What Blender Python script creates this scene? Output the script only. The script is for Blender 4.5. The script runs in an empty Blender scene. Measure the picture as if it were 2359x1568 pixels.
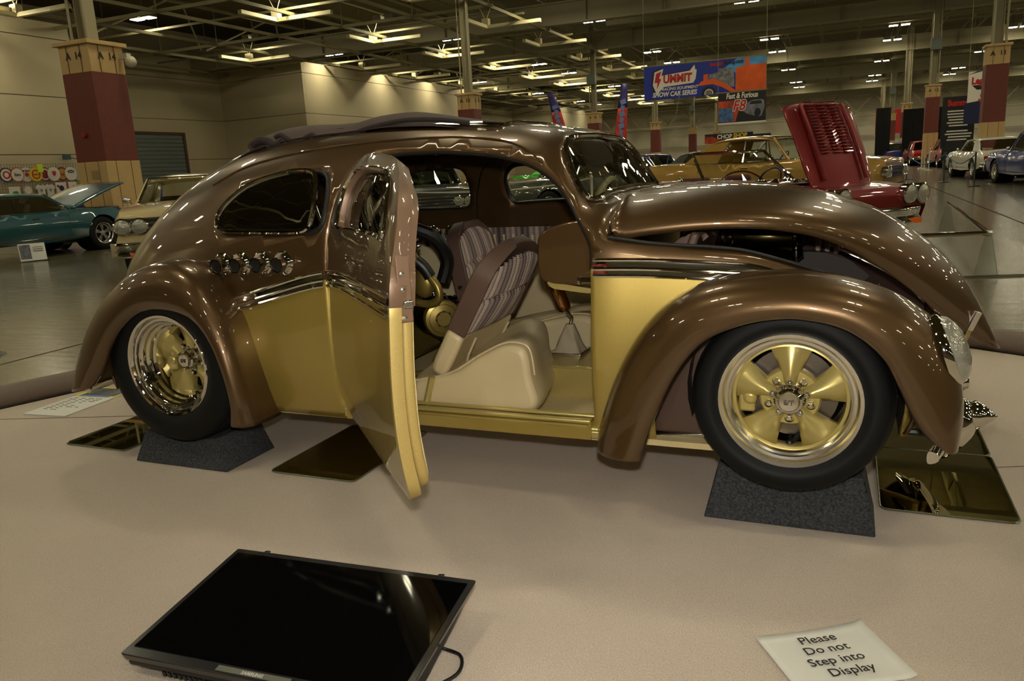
import bpy, bmesh, math, random
from math import sin, cos, pi, radians, sqrt, atan2
from mathutils import Vector, Matrix, geometry
random.seed(7)
sc = bpy.context.scene
COL = sc.collection
# ------------------------------------------------------------------ camera
PITCH, ROLL, CAMH = radians(12.45), radians(3.2), 1.17
f_ = Vector((0, cos(PITCH), -sin(PITCH))); r_ = Vector((1, 0, 0)); u_ = r_.cross(f_)
Rv = r_*cos(ROLL)-u_*sin(ROLL); Uv = r_*sin(ROLL)+u_*cos(ROLL)
cam = bpy.data.cameras.new('camera'); camo = bpy.data.objects.new('camera', cam); COL.objects.link(camo)
m_ = Matrix((Rv, Uv, -f_)).transposed().to_4x4(); m_.translation = (0, 0, CAMH)
camo.matrix_world = m_
cam.sensor_fit = 'HORIZONTAL'; cam.sensor_width = 36; cam.lens = 1790/2359*36; cam.clip_end = 400
sc.camera = camo
# ------------------------------------------------------------------ world, lights, exposure
w = bpy.data.worlds.new('world'); sc.world = w; w.use_nodes = True
w.node_tree.nodes['Background'].inputs[0].default_value = (1.0, .86, .55, 1)
w.node_tree.nodes['Background'].inputs[1].default_value = .04
sc.view_settings.view_transform = 'Standard'; sc.view_settings.look = 'None'
sc.view_settings.exposure = 0.0; sc.view_settings.gamma = 1; sc.view_settings.use_curve_mapping = False
LAMP_STRENGTH = 84.0
LAMP_COL = (1.0, .90, .62)
fl = bpy.data.lights.new('camera_flash', 'SPOT'); fl.spot_size = radians(112); fl.spot_blend = 1.0; fl.shadow_soft_size = .03
fl.energy = 150; fl.color = (1, .93, .82)
flo = bpy.data.objects.new('camera_flash', fl); COL.objects.link(flo)
flo.location = Vector((0, .02, CAMH)) + Uv*.13; flo.rotation_euler = (radians(90-7), 0, radians(-2))
# ------------------------------------------------------------------ materials
def lin(c): return tuple((x/255/12.92 if x/255 <= .04045 else ((x/255+.055)/1.055)**2.4) for x in c)
MATS = {}
def mat(name, c, metal=0., rough=.5, coat=0., emis=0., ecol=None, noise=0., nscale=30., bump=0., trans=0., alpha=1., spec=None, srgb=True, coords='Object', croug=.03, n2=None, sheen=0., ior=None, detail=2.):
    if name in MATS: return MATS[name]
    m = bpy.data.materials.new(name); m.use_nodes = True
    nt = m.node_tree; b = nt.nodes['Principled BSDF']
    col = lin(c) if srgb else c
    b.inputs['Base Color'].default_value = (*col, 1); b.inputs['Metallic'].default_value = metal
    b.inputs['Roughness'].default_value = rough; b.inputs['Coat Weight'].default_value = coat
    b.inputs['Coat Roughness'].default_value = croug
    if ior: b.inputs['IOR'].default_value = ior
    if spec is not None: b.inputs['Specular IOR Level'].default_value = spec
    if trans: b.inputs['Transmission Weight'].default_value = trans
    if alpha < 1: b.inputs['Alpha'].default_value = alpha
    if sheen: b.inputs['Sheen Weight'].default_value = sheen
    if emis:
        b.inputs['Emission Color'].default_value = (*(ecol or col), 1); b.inputs['Emission Strength'].default_value = emis
    if noise or bump:
        tc = nt.nodes.new('ShaderNodeTexCoord'); nz = nt.nodes.new('ShaderNodeTexNoise')
        nz.inputs['Scale'].default_value = nscale; nz.inputs['Detail'].default_value = detail
        nt.links.new(tc.outputs[coords], nz.inputs['Vector'])
        if noise:
            mr = nt.nodes.new('ShaderNodeMapRange'); mr.inputs[1].default_value = .25; mr.inputs[2].default_value = .75
            mr.inputs[3].default_value = 1-noise; mr.inputs[4].default_value = 1+noise
            nt.links.new(nz.outputs[0], mr.inputs[0])
            src = mr.outputs[0]
            if n2:
                nb = nt.nodes.new('ShaderNodeTexNoise'); nb.inputs['Scale'].default_value = n2[1]; nb.inputs['Detail'].default_value = 3
                nt.links.new(tc.outputs[coords], nb.inputs['Vector'])
                m2 = nt.nodes.new('ShaderNodeMapRange'); m2.inputs[1].default_value = .3; m2.inputs[2].default_value = .7
                m2.inputs[3].default_value = 1-n2[0]; m2.inputs[4].default_value = 1+n2[0]
                nt.links.new(nb.outputs[0], m2.inputs[0])
                mm = nt.nodes.new('ShaderNodeMath'); mm.operation = 'MULTIPLY'
                nt.links.new(src, mm.inputs[0]); nt.links.new(m2.outputs[0], mm.inputs[1]); src = mm.outputs[0]
            vm = nt.nodes.new('ShaderNodeVectorMath'); vm.operation = 'SCALE'; vm.inputs[0].default_value = col
            nt.links.new(src, vm.inputs['Scale']); nt.links.new(vm.outputs[0], b.inputs['Base Color'])
        if bump:
            bp = nt.nodes.new('ShaderNodeBump'); bp.inputs['Strength'].default_value = bump; bp.inputs['Distance'].default_value = .01
            nt.links.new(nz.outputs[0], bp.inputs['Height']); nt.links.new(bp.outputs[0], b.inputs['Normal'])
    MATS[name] = m
    return m
BROWN = mat('brown_metallic_paint', (86, 64, 36), metal=.6, rough=.33, coat=1, noise=.10, nscale=900, croug=.02)
GOLD = mat('gold_flake_paint', (168, 146, 72), metal=.55, rough=.40, coat=1, noise=.14, nscale=700, croug=.02)
GOLDS = mat('gold_satin_paint', (190, 174, 108), metal=.55, rough=.33, coat=.3, noise=.08, nscale=700)
CHROME = mat('chrome', (222, 220, 214), metal=1, rough=.05)
ALU = mat('polished_aluminium', (226, 224, 218), metal=1, rough=.20)
STEEL = mat('brushed_steel', (120, 112, 104), metal=1, rough=.35)
RUBBER = mat('tyre_rubber', (9, 10, 11), rough=.62, spec=.25, noise=.12, nscale=40)
BLACK = mat('black_trim', (14, 14, 14), rough=.4)
DARK = mat('dark_brown_liner', (44, 34, 28), rough=.6)
BLKGL = mat('black_gloss', (8, 8, 9), rough=.12)
CREAML = mat('cream_leather', (196, 180, 142), rough=.45, noise=.05, nscale=8, bump=.05)
BROWNL = mat('brown_leather', (84, 64, 54), rough=.48, noise=.05, nscale=60, bump=.05)
COPPER = mat('polished_copper', (190, 140, 92), metal=1, rough=.14)
GLASS = mat('clear_glass', (225, 232, 225), rough=.0, trans=1., spec=.5, ior=1.02, coat=.6, croug=0.)
HLGL = mat('headlight_glass', (205, 205, 190), rough=.12, trans=.6, coat=1, metal=.2, bump=.3, nscale=90)
def glassmat(name, tint, fres=.10):
    # thin pane: mostly see-through with a mirror reflection
    m = bpy.data.materials.new(name); m.use_nodes = True; nt = m.node_tree; nt.nodes.clear()
    o = nt.nodes.new('ShaderNodeOutputMaterial'); t = nt.nodes.new('ShaderNodeBsdfTransparent'); g = nt.nodes.new('ShaderNodeBsdfGlossy')
    g.inputs['Roughness'].default_value = .01; t.inputs[0].default_value = (*tint, 1)
    mx = nt.nodes.new('ShaderNodeMixShader'); fr = nt.nodes.new('ShaderNodeFresnel'); fr.inputs[0].default_value = 1.5
    ad = nt.nodes.new('ShaderNodeMath'); ad.operation = 'MULTIPLY_ADD'; ad.inputs[1].default_value = 1.3; ad.inputs[2].default_value = fres-.05
    nt.links.new(fr.outputs[0], ad.inputs[0]); nt.links.new(ad.outputs[0], mx.inputs[0])
    nt.links.new(t.outputs[0], mx.inputs[1]); nt.links.new(g.outputs[0], mx.inputs[2]); nt.links.new(mx.outputs[0], o.inputs[0])
    return m
PANE = glassmat('window_pane', (.86, .9, .86), .06)
PANER = glassmat('side_pane', (.62, .66, .62), .26)
PANED = glassmat('tinted_pane', (.30, .34, .31), .12)
# ------------------------------------------------------------------ object helpers
def link(name, me, parent=None, loc=None, rz=None):
    o = bpy.data.objects.new(name, me); COL.objects.link(o)
    if parent is not None: o.parent = parent
    if loc is not None: o.location = loc
    if rz is not None: o.rotation_euler.z = rz
    return o
def tag(o, label, cat, group=None, kind=None):
    if label: o['label'] = label
    if cat: o['category'] = cat
    if group: o['group'] = group
    if kind: o['kind'] = kind
    return o
def thing(name, label, cat, loc=(0, 0, 0), rz=0, group=None):
    return tag(link(name, None, None, loc, rz), label, cat, group)
class G:
    """mesh gatherer"""
    def __init__(s): s.v = []; s.f = []; s.m = []; s.mi = 0
    def add(s, vs, fs):
        b = len(s.v); s.v += [tuple(v) for v in vs]; s.f += [tuple(i+b for i in f) for f in fs]; s.m += [s.mi]*len(fs); return s
    def box(s, c, d, rz=0, ry=0, rx=0):
        M = Matrix.Rotation(rz, 3, 'Z') @ Matrix.Rotation(ry, 3, 'Y') @ Matrix.Rotation(rx, 3, 'X')
        vs = [Vector(c)+M@Vector((x*d[0]/2, y*d[1]/2, z*d[2]/2)) for x in (-1, 1) for y in (-1, 1) for z in (-1, 1)]
        return s.add(vs, [(0, 1, 3, 2), (4, 6, 7, 5), (0, 4, 5, 1), (2, 3, 7, 6), (0, 2, 6, 4), (1, 5, 7, 3)])
    def prism(s, poly, lo, hi, ax='y'):
        n = len(poly)
        def P(a, b, h): return {'y': (a, h, b), 'z': (a, b, h), 'x': (h, a, b)}[ax]
        vs = [P(a, b, lo) for a, b in poly]+[P(a, b, hi) for a, b in poly]
        return s.add(vs, [tuple(range(n)), tuple(range(2*n-1, n-1, -1))]+[(i, i+n, (i+1) % n+n, (i+1) % n) for i in range(n)])
    def tube(s, pts, r, n=10, cap=True, closed=False):
        pts = [Vector(p) for p in pts]; N = len(pts); rs = r if isinstance(r, (list, tuple)) else [r]*N
        vs = []; up = None
        for i, p in enumerate(pts):
            if closed: t = pts[(i+1) % N]-pts[i-1]
            else: t = pts[min(i+1, N-1)]-pts[max(i-1, 0)]
            t.normalize()
            if up is None: up = Vector((0, 0, 1)) if abs(t.z) < .9 else Vector((1, 0, 0))
            a = t.cross(up).normalized(); b = a.cross(t).normalized(); up = b
            for k in range(n):
                q = 2*pi*k/n; vs.append(p+(a*cos(q)+b*sin(q))*rs[i])
        fs = []
        for i in range(N if closed else N-1):
            j = (i+1) % N
            for k in range(n): fs.append((i*n+k, i*n+(k+1) % n, j*n+(k+1) % n, j*n+k))
        if cap and not closed: fs += [tuple(range(n-1, -1, -1)), tuple((N-1)*n+k for k in range(n))]
        return s.add(vs, fs)
    def lathe(s, prof, c=(0, 0, 0), ax='y', n=32, caps=False):
        vs = []; N = len(prof)
        for r, h in prof:
            for k in range(n):
                q = 2*pi*k/n; a, b = r*cos(q), r*sin(q)
                v = {'y': (a, h, b), 'z': (a, b, h), 'x': (h, a, b)}[ax]
                vs.append((v[0]+c[0], v[1]+c[1], v[2]+c[2]))
        fs = [(i*n+k, (i+1)*n+k, (i+1)*n+(k+1) % n, i*n+(k+1) % n) for i in range(N-1) for k in range(n)]
        if caps: fs += [tuple(range(n)), tuple((N-1)*n+k for k in range(n-1, -1, -1))]
        return s.add(vs, fs)
    def grid(s, rows, closed=False):
        n = len(rows[0]); vs = [p for r in rows for p in r]; fs = []
        for i in range(len(rows)-1):
            for k in range(n if closed else n-1):
                k2 = (k+1) % n; fs.append((i*n+k, i*n+k2, (i+1)*n+k2, (i+1)*n+k))
        return s.add(vs, fs)
    def sphere(s, c, r, n=16, sc3=(1, 1, 1)):
        rows = []
        for i in range(n//2+1):
            a = pi*i/(n//2); rows.append([(c[0]+r*sc3[0]*sin(a)*cos(2*pi*k/n), c[1]+r*sc3[1]*sin(a)*sin(2*pi*k/n), c[2]+r*sc3[2]*cos(a)) for k in range(n)])
        return s.grid(rows, True)
    def obj(s, name, m, parent=None, smooth=True, bevel=0., seg=2, solid=0., loc=None, rz=None, off=None, angle=35, weld=False, subd=0):
        me = bpy.data.meshes.new(name)
        v = s.v if off is None else [(a-off[0], b-off[1], c-off[2]) for a, b, c in s.v]
        me.from_pydata(v, [], s.f)
        ms = m if isinstance(m, (list, tuple)) else [m]
        for q in ms: me.materials.append(q)
        if len(ms) > 1: me.polygons.foreach_set('material_index', s.m)
        bm = bmesh.new(); bm.from_mesh(me)
        if weld: bmesh.ops.remove_doubles(bm, verts=bm.verts, dist=1e-4)
        bmesh.ops.recalc_face_normals(bm, faces=bm.faces)
        if smooth:
            lim = radians(angle)
            for fa in bm.faces: fa.smooth = True
            for e in bm.edges:
                if len(e.link_faces) == 2 and e.calc_face_angle(0) > lim: e.smooth = False
        bm.to_mesh(me); bm.free(); me.update()
        o = link(name, me, parent, loc, rz)
        if subd:
            md = o.modifiers.new('s', 'SUBSURF'); md.levels = subd; md.render_levels = subd
        if solid:
            md = o.modifiers.new('t', 'SOLIDIFY'); md.thickness = abs(solid); md.offset = -1 if solid > 0 else 1
        if bevel:
            md = o.modifiers.new('b', 'BEVEL'); md.width = bevel; md.segments = seg; md.limit_method = 'ANGLE'; md.angle_limit = radians(38)
            md.harden_normals = False
        return o
def copyobj(o, parent=None):
    c = o.copy(); COL.objects.link(c)
    if parent is not None: c.parent = parent
    return c
def copytree(o, parent=None):
    c = copyobj(o, parent)
    for ch in list(o.children): copytree(ch, c)
    return c
def text(name, body, size, m, parent=None, M=None, extrude=.002, align='CENTER', shear=0., bold=0., sx=1., xform=None):
    cu = bpy.data.curves.new(name, 'FONT'); cu.body = body; cu.size = size; cu.align_x = align; cu.align_y = 'CENTER'
    cu.extrude = extrude; cu.shear = shear; cu.offset = bold; cu.resolution_u = 3
    t = bpy.data.objects.new(name, cu); COL.objects.link(t)
    dg = bpy.context.evaluated_depsgraph_get(); me = bpy.data.meshes.new_from_object(t.evaluated_get(dg))
    bpy.data.objects.remove(t); me.materials.clear(); me.materials.append(m)
    X = Matrix.Diagonal((sx, 1, 1, 1))
    me.transform((M or Matrix.Identity(4)) @ X)
    o = link(name, me, parent)
    return o
def frame(o, x, y):   # matrix with local x axis x, local y axis y, origin o
    x = Vector(x).normalized(); y = Vector(y).normalized(); z = x.cross(y)
    M = Matrix((x, y, z)).transposed().to_4x4(); M.translation = o; return M
def pchip(T):
    xs = [t[0] for t in T]; ys = [t[1] for t in T]; n = len(xs)
    d = [(ys[i+1]-ys[i])/(xs[i+1]-xs[i]) for i in range(n-1)]
    m = [d[0]]+[0 if d[i-1]*d[i] <= 0 else 2*d[i-1]*d[i]/(d[i-1]+d[i]) for i in range(1, n-1)]+[d[-1]]
    def f(x):
        if x <= xs[0]: return ys[0]
        if x >= xs[-1]: return ys[-1]
        i = 0
        while x > xs[i+1]: i += 1
        h = xs[i+1]-xs[i]; t = (x-xs[i])/h
        return ((2*t**3-3*t*t+1)*ys[i]+(t**3-2*t*t+t)*h*m[i]+(-2*t**3+3*t*t)*ys[i+1]+(t**3-t*t)*h*m[i+1])
    return f
def catmull(P, k=6, closed=False):
    P = [tuple(p) for p in P]; n = len(P); out = []
    rng = range(n) if closed else range(n-1)
    for i in rng:
        p0 = P[(i-1) % n] if (closed or i > 0) else P[0]; p1 = P[i]; p2 = P[(i+1) % n]
        p3 = P[(i+2) % n] if (closed or i < n-2) else P[-1]
        for j in range(k):
            t = j/k
            out.append(tuple(.5*((2*b)+(c-a)*t+(2*a-5*b+4*c-d)*t*t+(-a+3*b-3*c+d)*t**3) for a, b, c, d in zip(p0, p1, p2, p3)))
    if not closed: out.append(P[-1])
    return out
def rpoly(P, r, k=5):   # rounded 2D polygon
    out = []; n = len(P)
    for i in range(n):
        a, b, c = Vector(P[i-1]), Vector(P[i]), Vector(P[(i+1) % n])
        u = (a-b); v = (c-b); rr = min(r, u.length*.48, v.length*.48); u.normalize(); v.normalize()
        p, q = b+u*rr, b+v*rr
        for j in range(k+1):
            t = j/k; out.append(tuple(p*(1-t)**2+b*2*t*(1-t)+q*t*t))
    return out
def inpoly(x, y, P):
    c = False; j = len(P)-1
    for i in range(len(P)):
        xi, yi = P[i]; xj, yj = P[j]
        if (yi > y) != (yj > y) and x < (xj-xi)*(y-yi)/(yj-yi)+xi: c = not c
        j = i
    return c
def resample(P, h):
    out = []
    n = len(P)
    for i in range(n):
        a = Vector(P[i]); b = Vector(P[(i+1) % n]); k = max(1, int((b-a).length/h))
        for j in range(k): out.append(tuple(a+(b-a)*(j/k)))
    return out
def cdt(outer, holes, h):
    """triangulated 2D region with holes; returns points, triangles"""
    loops = [resample(L, h) for L in [outer]+holes]
    V = []; E = []
    cell = {}
    for L in loops:
        b = len(V); V += [Vector(p) for p in L]; E += [(b+i, b+(i+1) % len(L)) for i in range(len(L))]
    for p in V: cell.setdefault((int(p.x//h), int(p.y//h)), []).append(p)
    xs = [p[0] for p in outer]; ys = [p[1] for p in outer]
    x = min(xs)+h/2
    while x < max(xs):
        y = min(ys)+h/2
        while y < max(ys):
            if inpoly(x, y, outer) and not any(inpoly(x, y, H) for H in holes):
                cx, cy = int(x//h), int(y//h)
                if all((q.x-x)**2+(q.y-y)**2 > (h*.55)**2 for i in (-1, 0, 1) for j in (-1, 0, 1) for q in cell.get((cx+i, cy+j), [])):
                    V.append(Vector((x, y)))
            y += h
        x += h
    vo, eo, fo, *_ = geometry.delaunay_2d_cdt(V, E, [], 0, 1e-6)
    F = []
    for t in fo:
        cx = sum(vo[i].x for i in t)/3; cy = sum(vo[i].y for i in t)/3
        if inpoly(cx, cy, outer) and not any(inpoly(cx, cy, H) for H in holes): F.append(tuple(t))
    return [(p.x, p.y) for p in vo], F
# ================================================================== the hall
HR = -radians(22.9); hc, hs = cos(HR), sin(HR)
def hw(X, Y, z=0.): return Vector((X*hc-Y*hs, X*hs+Y*hc, z))
def place(o, X, Y, z=0., rz=0.): o.location = hw(X, Y, z); o.rotation_euler.z = HR+rz; return o
def struct(o, label=None): o['kind'] = 'structure'; return o
CONC = bpy.data.materials.new('polished_concrete'); CONC.use_nodes = True
nt = CONC.node_tree; b = nt.nodes['Principled BSDF']; tc = nt.nodes.new('ShaderNodeTexCoord')
n1 = nt.nodes.new('ShaderNodeTexNoise'); n1.inputs['Scale'].default_value = .5; n1.inputs['Detail'].default_value = 6; n1.inputs['Roughness'].default_value = .6
nt.links.new(tc.outputs['Object'], n1.inputs['Vector'])
cr = nt.nodes.new('ShaderNodeValToRGB'); e = cr.color_ramp.elements; e[0].position = .35; e[0].color = (*lin((74, 70, 52)), 1); e[1].position = .7; e[1].color = (*lin((98, 92, 70)), 1)
nt.links.new(n1.outputs[0], cr.inputs[0]); nt.links.new(cr.outputs[0], b.inputs['Base Color'])
mp = nt.nodes.new('ShaderNodeMapping'); mp.inputs['Scale'].default_value = (.8, 5, 1); nt.links.new(tc.outputs['Object'], mp.inputs[0])
n2 = nt.nodes.new('ShaderNodeTexNoise'); n2.inputs['Scale'].default_value = 3; n2.inputs['Detail'].default_value = 3; nt.links.new(mp.outputs[0], n2.inputs['Vector'])
mr = nt.nodes.new('ShaderNodeMapRange'); mr.inputs[3].default_value = .10; mr.inputs[4].default_value = .30; nt.links.new(n2.outputs[0], mr.inputs[0]); nt.links.new(mr.outputs[0], b.inputs['Roughness'])
bp = nt.nodes.new('ShaderNodeBump'); bp.inputs['Strength'].default_value = .08; bp.inputs['Distance'].default_value = .02; nt.links.new(n2.outputs[0], bp.inputs['Height']); nt.links.new(bp.outputs[0], b.inputs['Normal'])
b.inputs['Specular IOR Level'].default_value = .7
WALL = mat('cream_wall_panel', (190, 178, 146), rough=.75, noise=.04, nscale=.6, bump=.03)
JOINT = mat('wall_joint', (84, 76, 60), rough=.9)
DECK = mat('dark_roof_deck', (104, 96, 62), rough=.9, noise=.15, nscale=2)
BEAM = mat('grey_cream_steel', (150, 142, 112), rough=.6)
BEAMD = mat('dull_olive_steel', (136, 128, 92), rough=.7)
BEAML = mat('white_tray', (236, 226, 180), rough=.6)
TAN = mat('tan_painted_block', (186, 156, 104), rough=.6, noise=.04, nscale=6)
MAROON = mat('maroon_painted_block', (104, 44, 32), rough=.6, noise=.10, nscale=8)
X0, X1, Y0_, Y1_ = -62, 70, -45, 118
g = G(); g.box(((X0+X1)/2, (Y0_+Y1_)/2, -.09), (X1-X0, Y1_-Y0_, .12)); fo = struct(place(g.obj('floor', mat('floor_joint', (60, 55, 44), rough=.8), smooth=False), 0, 0))
g = G(); g.box((0, 0, -.02), (7.97, 7.97, .04)); sl = g.obj('floor_slab', CONC, fo, smooth=False); k = 0
for i in range(10):
    for j in range(10):
        c = sl if (i, j) == (0, 0) else copyobj(sl, fo); c.location = (-33.5+8*i, -9+8*j, 0)
for x0, x1, y0, y1 in ((X0, -37.52, Y0_, Y1_), (42.5, X1, Y0_, Y1_), (-37.5, 42.48, Y0_, -13.03), (-37.5, 42.48, 67.02, Y1_)):
    g = G(); g.box(((x0+x1)/2, (y0+y1)/2, -.02), (x1-x0, y1-y0, .04)); g.obj('floor_slab', CONC, fo, smooth=False)
g = G(); g.box(((X0+X1)/2, (Y0_+Y1_)/2, 11.6), (X1-X0, Y1_-Y0_, .2)); ce = struct(place(g.obj('ceiling', DECK, smooth=False), 0, 0))
def wall(name, pts, z1=9.4):
    g = G()
    for (xa, ya), (xb, yb) in zip(pts, pts[1:]):
        L = sqrt((xb-xa)**2+(yb-ya)**2); g.box(((xa+xb)/2, (ya+yb)/2, z1/2), (L, .22, z1), rz=atan2(yb-ya, xb-xa))
    o = struct(place(g.obj(name, JOINT, smooth=False), 0, 0))
    zs = [0, .42, 2.9, 5.4, 7.9, z1]
    for (xa, ya), (xb, yb) in zip(pts, pts[1:]):
        L = sqrt((xb-xa)**2+(yb-ya)**2); n = max(1, round(L/22))
        for a_, b_ in zip(zs, zs[1:]):
            for k in range(n):
                t = (k+.5)/n; g = G(); g.box((xa+(xb-xa)*t, ya+(yb-ya)*t, (a_+b_)/2), (L/n+.3*(n == 1), .30, b_-a_-.035), rz=atan2(yb-ya, xb-xa)); g.obj('wall_panel', WALL, o, smooth=False)
    return o
wall('wall_left', [(-32.6, -45), (-32.6, 27), (-39.7, 27.2)], 8.6)
wall('wall_recess', [(-39.7, 27.2), (-39.2, 44), (-32.0, 43.5)], 9.2)
wall('wall_left_far', [(-32.0, 43.5), (-32.2, 71), (-38.5, 71.2), (-38.5, 95), (-33, 95), (-33, 118)], 8.6)
wall('wall_upper_left', [(-42, -45), (-42, 118)], 11.6)
WALL_ = WALL; WALL = mat('white_back_wall', (232, 224, 198), rough=.7, noise=.03, nscale=.5)
wall('wall_back', [(-42, 117), (70, 117)], 11.6); WALL = WALL_
wall('wall_right', [(66, -45), (66, 118)], 11.6)
wall('wall_front', [(-42, -44), (66, -44)], 11.6)
# roll-up door in the recess
dr = struct(place(link('door_1', None), -39.25, 37.6)); 
RD = mat('grey_rollup', (108, 116, 112), rough=.6)
g = G(); g.box((.2, 0, .12), (.05, 4.5, .225)); ds = g.obj('door_slat', RD, dr, bevel=.01)
for k in range(1, 18): copyobj(ds, dr).location.z = .245*k
g = G(); g.box((.22, -2.35, 2.2), (.14, .2, 4.5)); g.box((.22, 2.35, 2.2), (.14, .2, 4.5)); g.box((.22, 0, 4.5), (.14, 4.9, .16)); g.obj('door_frame', mat('brown_frame', (84, 60, 44), rough=.6), dr)
# columns: painted masonry base, tan cap, steel column above
def column(X, Y, name, w=.80, h=4.46, lab=None, pos=''):
    o = tag(place(link('building_column', None), X, Y), lab, 'column', 'painted hall columns')
    zb, zt = 1.85*h/4.46, 3.80*h/4.46
    g = G(); g.box((0, 0, zb/2), (w*1.0, w*1.0, zb)); a = g.obj('column_base', TAN, o, bevel=.01)
    g = G(); g.box((0, 0, (zb+zt)/2), (w*.98, w*.98, zt-zb)); g.obj('maroon_band', MAROON, o, bevel=.01)
    g = G(); g.box((0, 0, (zt+h)/2-.03), (w*.98, w*.98, h-zt-.06)); tp = g.obj('column_top', TAN, o, bevel=.01)
    g = G(); g.box((0, 0, h-.02), (w*1.14, w*1.14, .09)); g.obj('column_cap', TAN, o, bevel=.01)
    g = G()
    for sx_ in (-1, 1): g.box((sx_*.13, 0, (h+11.5)/2), (.03, .30, 11.5-h))
    g.box((0, 0, (h+11.5)/2), (.26, .03, 11.5-h)); g.tube([(.22, -.22, h), (.22, -.22, 10)], .04, 8); g.tube([(-.22, -.25, h), (-.22, -.25, 10)], .03, 8)
    g.obj('steel_column', BEAM, o)
    g = G()
    for a_ in (-.22*w, .22*w):
        g.box((a_, -w/2-.001, zb/2), (.012, .012, zb)); g.box((w/2+.001, a_, zb/2), (.012, .012, zb)); g.box((a_, -w/2-.001, (zt+h)/2), (.012, .012, h-zt)); g.box((w/2+.001, a_, (zt+h)/2), (.012, .012, h-zt))
    g.obj('panel_groove', mat('groove', (110, 88, 58), rough=.9), o)
    if name:
        p, q = name.split()
        for M in (frame((0, -w/2-.006, h-.30), (1, 0, 0), (0, 0, 1)), frame((w/2+.006, 0, h-.30), (0, 1, 0), (0, 0, 1))):
            text('column_lettering', p+'  '+q, .22, INK0, tp, M, bold=.004, extrude=.003)
    return o
INK0 = mat('painted_black_letter', (40, 34, 26), rough=.7)
c14 = column(-15.93, 13.85, 'A 14', w=.95, lab='tan and maroon column marked A 14, nearest, behind the teal coupe')
g = G(); g.box((.10, -.485, 1.55), (.26, .01, .2)); g.obj('vent_grille', mat('vent_tan', (150, 124, 84), rough=.8), c14)
g = G(); g.box((.08, 0, 0), (.1, .1, .1)); 
g = G(); g.lathe([(.0, -.06), (.05, -.055), (.06, -.03), (.06, .0)], (-.05, -.48, 2.45), 'y', 16); g.obj('fire_bell', mat('red_enamel', (150, 30, 24), rough=.4), c14)
g = G(); g.box((.64, .35, 4.18), (.24, .12, .12)); g.sphere((.80, .35, 4.05), .13, 14); o = place(g.obj('dome_camera', mat('camera_white', (190, 184, 160), rough=.4)), -15.93, 13.85); tag(o, 'round white dome camera on the side of column A 14', 'security camera')
column(-15.1, 32.4, 'A 15', lab='tan and maroon column marked A 15, second in the left row above the car roof')
column(-15.0, 51.7, 'A 16', lab='tan and maroon column right of column A 15, below the end of the long white wall')
column(-14.9, 70.4, 'A 17', lab='tan and maroon column under the left end of the big blue banner')
column(-14.9, 89.8, None, lab='small distant column under the middle of the big blue banner')
column(-14.9, 108.8, None, lab='smallest distant column behind the chop shop banner')
column(5.05, 33.2, 'A 11', w=.72, lab='tan and maroon column marked A 11, largest at the right edge')
column(4.85, 51.6, 'A 12', w=.72, lab='tan and maroon column marked A 12, behind the red cars')
column(4.85, 70.4, 'A 13', w=.72, lab='third column of the right row, left of column A 12')
column(4.85, 89.6, None, lab='fourth column of the right row, right of the raised maroon hood')
column(4.85, 108.8, None, lab='fifth and farthest column of the right row by the raised maroon hood')
column(24.4, 51.6, None, lab='column partly cut off at the right frame edge')
column(24.4, 70.4, None, lab='tan column far behind the white car at right')
column(24.4, 89.6, None, lab='far tan column between the right row and the banners')
# electrical boxes on the steel columns
g = G(); g.box((0, -.30, 0), (.55, .3, .6)); bxm = g.obj('electrical_box', mat('grey_green_box', (96, 106, 98), rough=.5), bevel=.02); place(bxm, -15.0, 51.5, 6.5); tag(bxm, 'grey electrical box on the steel post above the second column of the left row', 'electrical box', 'electrical boxes on steel posts')
for X, Y, z, lb in ((4.85, 51.4, 6.6, 'grey electrical box above column A 12'), (4.85, 89.4, 6.6, 'small grey electrical box above the fourth right-hand column'), (-14.9, 89.6, 6.5, 'small grey electrical box under the big blue banner')):
    c = copyobj(bxm); place(c, X, Y, z); c['label'] = lb
# roof structure
rs = tag(place(link('roof_girder', None), 0, 0), None, None); bpy.data.objects.remove(rs)
def girder(Y, z0=8.45, z1=9.5, lab=''):
    g = G(); L = 110; g.box((8, 0, (z0+z1)/2), (L, .06, z1-z0)); g.box((8, 0, z0), (L, .42, .08)); g.box((8, 0, z1), (L, .42, .08))
    o = place(g.obj('trim_1', BEAM, smooth=False), 0, Y); struct(o)
    g = G()
    for k in range(-9, 14): g.box((k*4.1, -.05, (z0+z1)/2), (.04, .3, z1-z0-.1))
    g.obj('girder_stiffener', BEAM, o, smooth=False)
    return o
for Y in (12.6, 41.5, 51.7, 70.4, 89.7, 108.9, -14, -35): girder(Y)
# open web joists running along the hall, right of the left bay
g = G(); g.box((0, 37, 10.9), (.09, 155, .07)); g.box((0, 37, 9.85), (.09, 155, .07))
for k in range(0, 60):
    y = -38+k*2.55
    g.tube([(0, y, 9.85), (0, y+1.27, 10.9)], .022, 4, cap=False); g.tube([(0, y+1.27, 10.9), (0, y+2.55, 9.85)], .022, 4, cap=False)
tr2 = struct(place(link('trim_2', None), 0, 0)); jo = g.obj('roof_joist', BEAMD, tr2, smooth=False)
for i in range(24):
    c = jo if i == 0 else copyobj(jo, tr2); c.location = (-12.6+i*2.77, 0, 0)
g = G()
for Y in range(-36, 112, 6): g.box((18, Y, 9.3), (62, .35, .28)) if Y % 12 == 0 else g.box((18, Y, 9.7), (62, .12, .1))
struct(place(g.obj('trim_3', BEAMD, smooth=False), 0, 0))
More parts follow.
